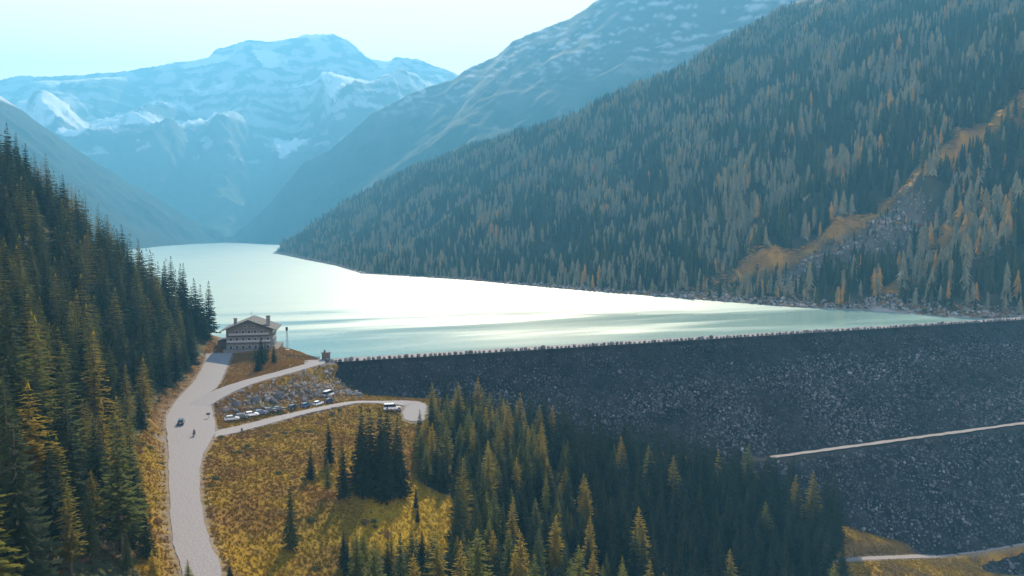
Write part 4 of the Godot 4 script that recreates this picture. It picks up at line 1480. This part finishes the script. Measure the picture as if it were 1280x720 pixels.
func build_vehicles() -> void:
	var pa: Material = mats.paint_dark
	put_car("driving_car", "car", Vector3(-95.6, 2.27, -197.5), atan2(25.0, -9.0) , pa, "dark car driving up the road towards the dam junction", "car", "")
	# first row, side by side on the inner side of the parking road
	var paints := ["paint_silver", "paint_dark", "paint_white", "paint_blue", "paint_dark", "paint_dark"]
	var words := ["silver car at the left end of the parked row by the rocks", "dark car second in the parked row by the rocks", "white car in the middle of the parked row by the rocks", "blue car fourth in the parked row by the rocks", "black car fifth in the parked row by the rocks", "dark car at the right end of the parked row by the rocks"]
	for i in 6:
		var f := i / 5.0
		var x := lerpf(-84.6, -75.6, f)
		var z := lerpf(-206.5, -222.0, f)
		put_car("parked_car", "car", Vector3(x, ground(x, z) + 0.05, z), deg_to_rad(25.0 + i * 3.0), mats[paints[i]], words[i], "car", "cars parked beside the rocks")
	paints = ["paint_dark", "paint_blue", "paint_white", "paint_dark"]
	words = ["dark car lowest in the file of cars above the retaining wall", "blue car second in the file above the retaining wall", "white car third in the file above the retaining wall", "dark car topmost in the file above the retaining wall"]
	for i in 4:
		var x := lerpf(-71.2, -63.6, i / 3.0)
		var z := lerpf(-228.0, -245.0, i / 3.0)
		put_car("parked_car", "car", Vector3(x - 1.6, ground(x - 1.6, z) + 0.05, z), atan2(17.0, 7.6), mats[paints[i]], words[i], "car", "cars in a file along the parking road")
	put_car("camper_van", "van", Vector3(-68.0, ground(-68.0, -254.0) + 0.05, -254.0), deg_to_rad(70), mats.paint_white, "white camper van parked at the upper end of the file of cars", "van", "")
	put_car("parked_car", "car", Vector3(-41.8, ground(-41.8, -252.5) + 0.05, -252.5), deg_to_rad(100), mats.paint_dark, "dark car on the gravel parking ground below the dam", "car", "cars on the gravel ground")
	put_car("camper_van", "van", Vector3(-44.0, ground(-44.0, -248.2) + 0.05, -248.2), deg_to_rad(10), mats.paint_white, "white van on the edge of the gravel parking ground", "van", "")
	build_rider()
	# retaining wall of the parking road
	var wall := base("retaining_wall", Vector3.ZERO)
	tag(wall, "dark dry-stone retaining wall along the lower edge of the parking road", "wall")
	var r := RandomNumberGenerator.new()
	r.seed = 3
	var line: Array = road_lines[2]
	var blocks := [done(box(1.5, 0.62, 0.7, Vector3.ZERO, null, 0.08)), done(box(1.2, 0.58, 0.66, Vector3.ZERO, null, 0.1))]
	for p in line:
		if p[2] > -219.0 or p[2] < -250.0: continue
		var d := Vector3(-12.0, 0, 28.0).normalized()
		var side := Vector3(-d.z, 0, d.x)
		if side.x < 0: side = -side
		for lvl in 3:
			for q in 2:
				var at: Vector3 = Vector3(p[0], p[1] - 1.15 + lvl * 0.6, p[2]) + side * (p[3] + 0.45 - lvl * 0.05) + d * (q * 1.02 + lvl * 0.4 + r.randf_range(-0.08, 0.08))
				part("wall_stone", blocks[r.randi_range(0, 1)], [mats.rock_a, mats.rock_b, mats.rock_c][r.randi_range(0, 2)], wall, at, Basis(Vector3.UP, atan2(-d.z, d.x) + r.randf_range(-0.05, 0.05)))
	# small roadside things
	var sx := -90.6
	var sz := -204.0
	var s := base("road_sign", Vector3(sx, ground(sx, sz), sz), deg_to_rad(20))
	tag(s, "brown wooden signpost at the tip of the rocky bank by the junction", "sign")
	var st := new_st()
	tube(st, Vector3(0, -0.4, 0), Vector3(0, 1.9, 0), 0.07, 0.06, 6)
	part("post", done(st), mats.timber_dark, s)
	part("board", done(box(1.1, 0.7, 0.06, Vector3(0, 1.5, 0.09))), mats.timber, s)
	s = base("waste_bin", Vector3(-77.6, ground(-77.6, -195.6), -195.6))
	tag(s, "dark litter bin on a post beside the parking road entrance", "bin")
	st = new_st()
	tube(st, Vector3(0, -0.3, 0), Vector3(0, 1.2, 0), 0.05, 0.05, 6)
	part("post", done(st), mats.metal_dark, s)
	st = new_st()
	tube(st, Vector3(0.26, 0.45, 0), Vector3(0.26, 1.1, 0), 0.2, 0.24, 10)
	part("container", done(st), mats.metal_dark, s)

# a body as one surface: capsules joined by a smooth minimum, meshed as surface nets
func body_mesh(bones: Array, cell: float, blend: float) -> ArrayMesh:
	var lo := Vector3.ONE * 1e9
	var hi := -lo
	for b in bones:
		for e in 2:
			var rr: float = b[2 + e] + 2.5 * cell
			lo = lo.min(b[e] - Vector3.ONE * rr)
			hi = hi.max(b[e] + Vector3.ONE * rr)
	var n := Vector3i(((hi - lo) / cell).ceil()) + Vector3i.ONE
	var f := PackedFloat32Array()
	f.resize(n.x * n.y * n.z)
	for z in n.z:
		for y in n.y:
			for x in n.x:
				var p := lo + Vector3(x, y, z) * cell
				var d := 1e3
				for b in bones:
					var ab: Vector3 = b[1] - b[0]
					var t := clampf((p - b[0]).dot(ab) / maxf(ab.length_squared(), 1e-6), 0.0, 1.0)
					var e: float = p.distance_to(b[0] + ab * t) - lerpf(b[2], b[3], t)
					var h := clampf(0.5 + 0.5 * (d - e) / blend, 0.0, 1.0)
					d = lerpf(d, e, h) - blend * h * (1.0 - h)
				f[(z * n.y + y) * n.x + x] = d
	var vert := {}
	var st := new_st()
	var at := func(x: int, y: int, z: int) -> float: return f[(z * n.y + y) * n.x + x]
	for z in n.z - 1:
		for y in n.y - 1:
			for x in n.x - 1:
				var sum := Vector3.ZERO
				var cnt := 0
				for e in 12:
					var ax := e / 4
					var o := [0, 0, 0]
					o[(ax + 1) % 3] = e & 1
					o[(ax + 2) % 3] = (e >> 1) & 1
					var q := o.duplicate()
					q[ax] = 1
					var a: float = at.call(x + o[0], y + o[1], z + o[2])
					var b: float = at.call(x + q[0], y + q[1], z + q[2])
					if (a < 0.0) != (b < 0.0):
						var t := a / (a - b)
						sum += Vector3(o[0], o[1], o[2]).lerp(Vector3(q[0], q[1], q[2]), t)
						cnt += 1
				if cnt: vert[Vector3i(x, y, z)] = lo + (Vector3(x, y, z) + sum / cnt) * cell
	for z in range(1, n.z - 1):
		for y in range(1, n.y - 1):
			for x in range(1, n.x - 1):
				var a: float = at.call(x, y, z)
				for ax in 3:
					var g := Vector3i(x, y, z)
					var o := Vector3i.ZERO
					o[ax] = 1
					var b: float = at.call(x + o.x, y + o.y, z + o.z)
					if (a < 0.0) == (b < 0.0): continue
					var u := Vector3i.ZERO
					u[(ax + 1) % 3] = 1
					var v := Vector3i.ZERO
					v[(ax + 2) % 3] = 1
					var c := [g - u - v, g - v, g, g - u]
					if not (vert.has(c[0]) and vert.has(c[1]) and vert.has(c[2]) and vert.has(c[3])): continue
					st.set_smooth_group(1)
					var ord := [0, 2, 1, 0, 3, 2] if a < 0.0 else [0, 1, 2, 0, 2, 3]
					for k in ord: st.add_vertex(vert[c[k]])
	return done(st)

func build_rider() -> void:
	var at := Vector3(-86.6, 2.12, -186.0)
	var turn := atan2(25.0, -9.0)
	var m := base("motorcycle", at, turn)
	tag(m, "dark motorcycle with a rider on the road behind the dark car", "motorcycle")
	# x forwards
	for x in [-0.72, 0.74]:
		var st := new_st()
		for k in 16:
			var a0 := TAU * k / 16
			var a1 := TAU * (k + 1) / 16
			tube(st, Vector3(cos(a0), sin(a0), 0) * 0.27, Vector3(cos(a1), sin(a1), 0) * 0.27, 0.06, 0.06, 6)
		var w := part("tyre", done(st), mats.rubber, m, Vector3(x, 0.33, 0))
		st = new_st()
		tube(st, Vector3(0, 0, -0.04), Vector3(0, 0, 0.04), 0.2, 0.2, 12)
		part("rim", done(st), mats.metal, w)
	var st2 := box(0.6, 0.4, 0.34, Vector3(0.0, 0.48, 0), null, 0.06)
	part("engine", done(st2), mats.metal_dark, m)
	st2 = box(0.62, 0.26, 0.34, Vector3(0.2, 0.82, 0), null, 0.09)
	part("tank", done(st2), mats.paint_dark, m)
	st2 = box(0.72, 0.12, 0.3, Vector3(-0.42, 0.8, 0), null, 0.05)
	part("seat", done(st2), mats.rubber, m)
	st2 = new_st()
	for z in [-0.1, 0.1]: tube(st2, Vector3(0.74, 0.33, z), Vector3(0.48, 0.98, z), 0.03, 0.03, 6)
	part("fork", done(st2), mats.metal, m)
	st2 = new_st()
	tube(st2, Vector3(0.44, 1.02, -0.38), Vector3(0.44, 1.02, 0.38), 0.022, 0.022, 6)
	part("handlebar", done(st2), mats.metal_dark, m)
	for z in [-0.3, 0.3]:
		part("pannier", done(box(0.5, 0.34, 0.22, Vector3(-0.68, 0.66, z), null, 0.04)), mats.metal_dark, m)
	part("tail_light", done(box(0.05, 0.08, 0.16, Vector3(-0.84, 0.82, 0))), mats.lamp_red, m)
	# the rider, sitting astride
	var p := base("person", at, turn)
	tag(p, "person in dark riding clothes and helmet seated on the motorcycle", "person")
	var bones := [[Vector3(-0.25, 0.95, -0.09), Vector3(-0.25, 0.95, 0.09), 0.13, 0.13], [Vector3(-0.22, 1.0, 0), Vector3(-0.06, 1.38, 0), 0.15, 0.17], [Vector3(-0.05, 1.42, -0.15), Vector3(-0.05, 1.42, 0.15), 0.09, 0.09], [Vector3(-0.04, 1.45, 0), Vector3(0.0, 1.56, 0), 0.06, 0.06], [Vector3(0.03, 1.66, 0), Vector3(0.03, 1.69, 0), 0.11, 0.11]]
	for z in [-1.0, 1.0]:
		bones.append([Vector3(-0.24, 0.93, 0.1 * z), Vector3(0.2, 0.86, 0.27 * z), 0.1, 0.075])
		bones.append([Vector3(0.2, 0.86, 0.27 * z), Vector3(-0.05, 0.45, 0.27 * z), 0.075, 0.05])
		bones.append([Vector3(-0.05, 0.42, 0.27 * z), Vector3(0.14, 0.39, 0.28 * z), 0.05, 0.045])
		bones.append([Vector3(-0.05, 1.42, 0.2 * z), Vector3(0.14, 1.18, 0.32 * z), 0.07, 0.055])
		bones.append([Vector3(0.14, 1.18, 0.32 * z), Vector3(0.4, 1.07, 0.3 * z), 0.055, 0.04])
		for k in 4: bones.append([Vector3(0.4, 1.06, (0.25 + 0.025 * k) * z), Vector3(0.47, 1.02, (0.25 + 0.025 * k) * z), 0.014, 0.012])
	part("body", body_mesh(bones, 0.045, 0.05), mats.cloth_dark, p)
	st2 = new_st()
	for j in 7:
		for k in 12:
			var q := []
			for dd in [[0, 0], [0, 1], [1, 1], [1, 0]]:
				var el: float = PI * (j + dd[0]) / 7.0
				var az: float = TAU * (k + dd[1]) / 12.0
				q.append(Vector3(0.03, 1.68, 0) + Vector3(sin(el) * cos(az) * 0.155, cos(el) * 0.145, sin(el) * sin(az) * 0.13))
			quad(st2, q[0], q[1], q[2], q[3])
	part("helmet", done(st2), mats.paint_dark, p)

# ------------------------------------------------------------------ materials
func noise_tex(seed_: int, freq: float, lo: Color, hi: Color, size := 512, oct := 5) -> NoiseTexture2D:
	var n := FastNoiseLite.new()
	n.seed = seed_
	n.frequency = freq
	n.fractal_octaves = oct
	var t := NoiseTexture2D.new()
	t.width = size
	t.height = size
	t.seamless = true
	t.noise = n
	var g := Gradient.new()
	g.offsets = PackedFloat32Array([0.0, 1.0])
	g.colors = PackedColorArray([lo, hi])
	t.color_ramp = g
	return t

func grainy(m: StandardMaterial3D, scale_: float, seed_: int, lo := 0.72, hi := 1.0, relief := 0.0) -> void:
	m.albedo_texture = noise_tex(seed_, 0.02, Color(lo, lo, lo), Color(hi, hi, hi))
	m.uv1_triplanar = true
	m.uv1_world_triplanar = true
	m.uv1_scale = Vector3.ONE * scale_
	if relief > 0.0:
		m.heightmap_enabled = true
		m.heightmap_texture = m.albedo_texture
		m.heightmap_scale = relief

func build_materials() -> void:
	grainy(mat("ground", Color.WHITE, 0.95, 0.0, true), 0.11, 3, 0.66, 1.0, 25.0)
	grainy(mat("ground_far", Color.WHITE, 0.95, 0.0, true), 0.006, 4, 0.7, 1.0)
	grainy(mat("stony", Color.WHITE, 0.9, 0.0, true), 0.13, 5, 0.55, 1.0, 30.0)
	mat("stone_copy", Color.WHITE, 0.9, 0.0, true)
	for m in ["ground", "ground_far", "stony", "stone_copy"]: mats[m].metallic_specular = 0.15
	grainy(mat("road", lin(0.245, 0.222, 0.212), 0.9), 0.17, 6, 0.8, 1.0)
	grainy(mat("track", lin(0.26, 0.222, 0.195), 0.95), 0.2, 7, 0.75, 1.0)
	grainy(mat("crest", lin(0.2, 0.19, 0.18), 0.95), 0.2, 8, 0.7, 1.0)
	mat("guard", lin(0.12, 0.12, 0.12), 0.9)
	mat("guard_dark", lin(0.07, 0.07, 0.07), 0.9)
	mat("rock_a", lin(0.13, 0.12, 0.113), 0.9)
	mat("rock_b", lin(0.18, 0.163, 0.15), 0.9)
	mat("rock_c", lin(0.085, 0.08, 0.078), 0.9)
	mat("rock_pale", lin(0.21, 0.2, 0.19), 0.9)
	for m in ["road", "track", "crest", "guard", "guard_dark", "rock_a", "rock_b", "rock_c", "rock_pale"]: mats[m].metallic_specular = 0.2
	mat("bark", lin(0.06, 0.045, 0.035), 0.95)
	mat("render_wall", lin(0.12, 0.128, 0.127), 0.9)
	mat("render_pale", lin(0.23, 0.235, 0.23), 0.9)
	mat("balcony_pale", lin(0.2, 0.205, 0.195), 0.85)
	mat("timber", lin(0.085, 0.078, 0.068), 0.85)
	mat("timber_dark", lin(0.075, 0.055, 0.042), 0.85)
	mat("roof", lin(0.04, 0.04, 0.04), 0.95)
	mat("chimney", lin(0.13, 0.125, 0.12), 0.9)
	mat("frame", lin(0.28, 0.28, 0.27), 0.7)
	mat("glass", lin(0.02, 0.025, 0.03), 0.06)
	mat("metal", lin(0.42, 0.43, 0.44), 0.45, 0.7)
	mat("metal_dark", lin(0.05, 0.05, 0.055), 0.5, 0.3)
	mat("concrete", lin(0.4, 0.39, 0.37), 0.9)
	mat("rubber", lin(0.02, 0.02, 0.02), 0.85)
	mat("cloth_dark", lin(0.025, 0.025, 0.03), 0.85)
	mat("lamp_clear", lin(0.6, 0.6, 0.58), 0.2)
	mat("lamp_red", lin(0.3, 0.015, 0.012), 0.25)
	for a in [["paint_dark", 0.02, 0.024, 0.03], ["paint_silver", 0.4, 0.41, 0.42], ["paint_white", 0.72, 0.72, 0.71], ["paint_blue", 0.035, 0.07, 0.15]]:
		var m := mat(a[0], lin(a[1], a[2], a[3]), 0.35)
		m.clearcoat_enabled = true
		m.clearcoat = 0.8
		m.clearcoat_roughness = 0.08
	var w := mat("water", lin(0.13, 0.215, 0.18), 0.5)
	w.metallic_specular = 0.5
	# waves: calm in the lee of the dam, ruffled further out, with streaks of wind
	var im := Image.create(1024, 1024, false, Image.FORMAT_L8)
	var n := FastNoiseLite.new()
	n.seed = 12
	n.frequency = 0.012
	n.fractal_octaves = 4
	for j in 1024:
		for i in 1024:
			var out := j / 1023.0 * 1600.0
			var along := i / 1023.0 * 1400.0 - 500.0
			var wind := n.get_noise_2d(along * 0.25, out * 1.3)
			var k := lerpf(0.24, 0.5, smoothstep(70.0, 230.0, out + wind * 150.0)) + wind * 0.08
			im.set_pixel(i, j, Color(k, k, k))
	w.roughness = 1.0
	w.roughness_texture = ImageTexture.create_from_image(im)
	w.texture_repeat = false

# ------------------------------------------------------------------ scene
func _ready() -> void:
	rng.seed = 2024
	cam_pitch = atan2(68.0, 870.0)
	var cam := Camera3D.new()
	cam.name = "camera"
	add_child(cam)
	cam.position = cam_pos
	cam.rotation.x = -cam_pitch
	cam.fov = rad_to_deg(2.0 * atan(360.0 / 870.0))
	cam.near = 0.5
	cam.far = 30000.0
	cam.current = true
	var env := Environment.new()
	env.background_mode = Environment.BG_SKY
	var sky := Sky.new()
	var sm := ProceduralSkyMaterial.new()
	sm.sky_top_color = Color(0.20, 0.30, 0.46)
	sm.sky_horizon_color = Color(1.0, 0.91, 0.86)
	sm.sky_curve = 0.28
	sm.sky_energy_multiplier = 1.3
	sm.ground_bottom_color = Color(0.25, 0.27, 0.27)
	sm.ground_horizon_color = Color(0.75, 0.82, 0.86)
	sm.sun_angle_max = 1.0
	sky.sky_material = sm
	env.sky = sky
	env.tonemap_mode = Environment.TONE_MAPPER_LINEAR
	env.tonemap_exposure = 4.0
	env.fog_enabled = true
	env.fog_density = 0.00021
	env.fog_light_color = Color(0.46, 0.82, 1.0)
	env.sdfgi_enabled = true
	env.ssao_enabled = true
	env.ssil_enabled = true
	var we := WorldEnvironment.new()
	we.name = "environment"
	we.environment = env
	add_child(we)
	var sun := DirectionalLight3D.new()
	sun.name = "sun"
	add_child(sun)
	var az := deg_to_rad(1.0)
	var el := deg_to_rad(35.5)
	var to_sun := Vector3(sin(az) * cos(el), sin(el), -cos(az) * cos(el))
	sun.look_at_from_position(Vector3.ZERO, -to_sun, Vector3.UP)
	sun.light_energy = 1.6
	sun.light_color = Color(1.0, 0.93, 0.81)
	sun.light_angular_distance = 0.5
	sun.shadow_enabled = true

	noise_a.seed = 11
	noise_a.frequency = 0.006
	noise_a.fractal_octaves = 4
	noise_b.seed = 12
	noise_b.frequency = 0.02
	noise_b.fractal_octaves = 4
	noise_c.seed = 13
	noise_c.frequency = 0.012
	noise_c.fractal_octaves = 4
	build_materials()
	build_ground()
	print("ground ", Time.get_ticks_msec())
	var names := ["main_road", "dam_road", "parking_road", "toe_track"]
	var words := ["pale main road curving up the left side of the meadow", "pale road branching off the main road up to the dam crest", "pale gravel road leading down to the parking ground below the dam", "narrow pale track crossing the meadow at the toe of the dam"]
	for i in 4:
		var o := part(names[i], road_mesh(road_lines[i], [0.0, 0.05, 0.025, 0.0][i]), mats.track if i == 3 else mats.road, self)
		tag(o, words[i], "track" if i == 3 else "road", "", "structure")
	build_lake()
	build_far()
	print("far ", Time.get_ticks_msec())
	build_flank()
	print("flank ", Time.get_ticks_msec())
	build_dam()
	print("dam ", Time.get_ticks_msec())
	build_tree_kinds()
	build_trees()
	print("trees ", planted.size(), " ", Time.get_ticks_msec())
	build_flank_forest()
	print("forest ", Time.get_ticks_msec())
	build_house()
	build_vehicles()
	build_cover()
	print("done ", Time.get_ticks_msec())
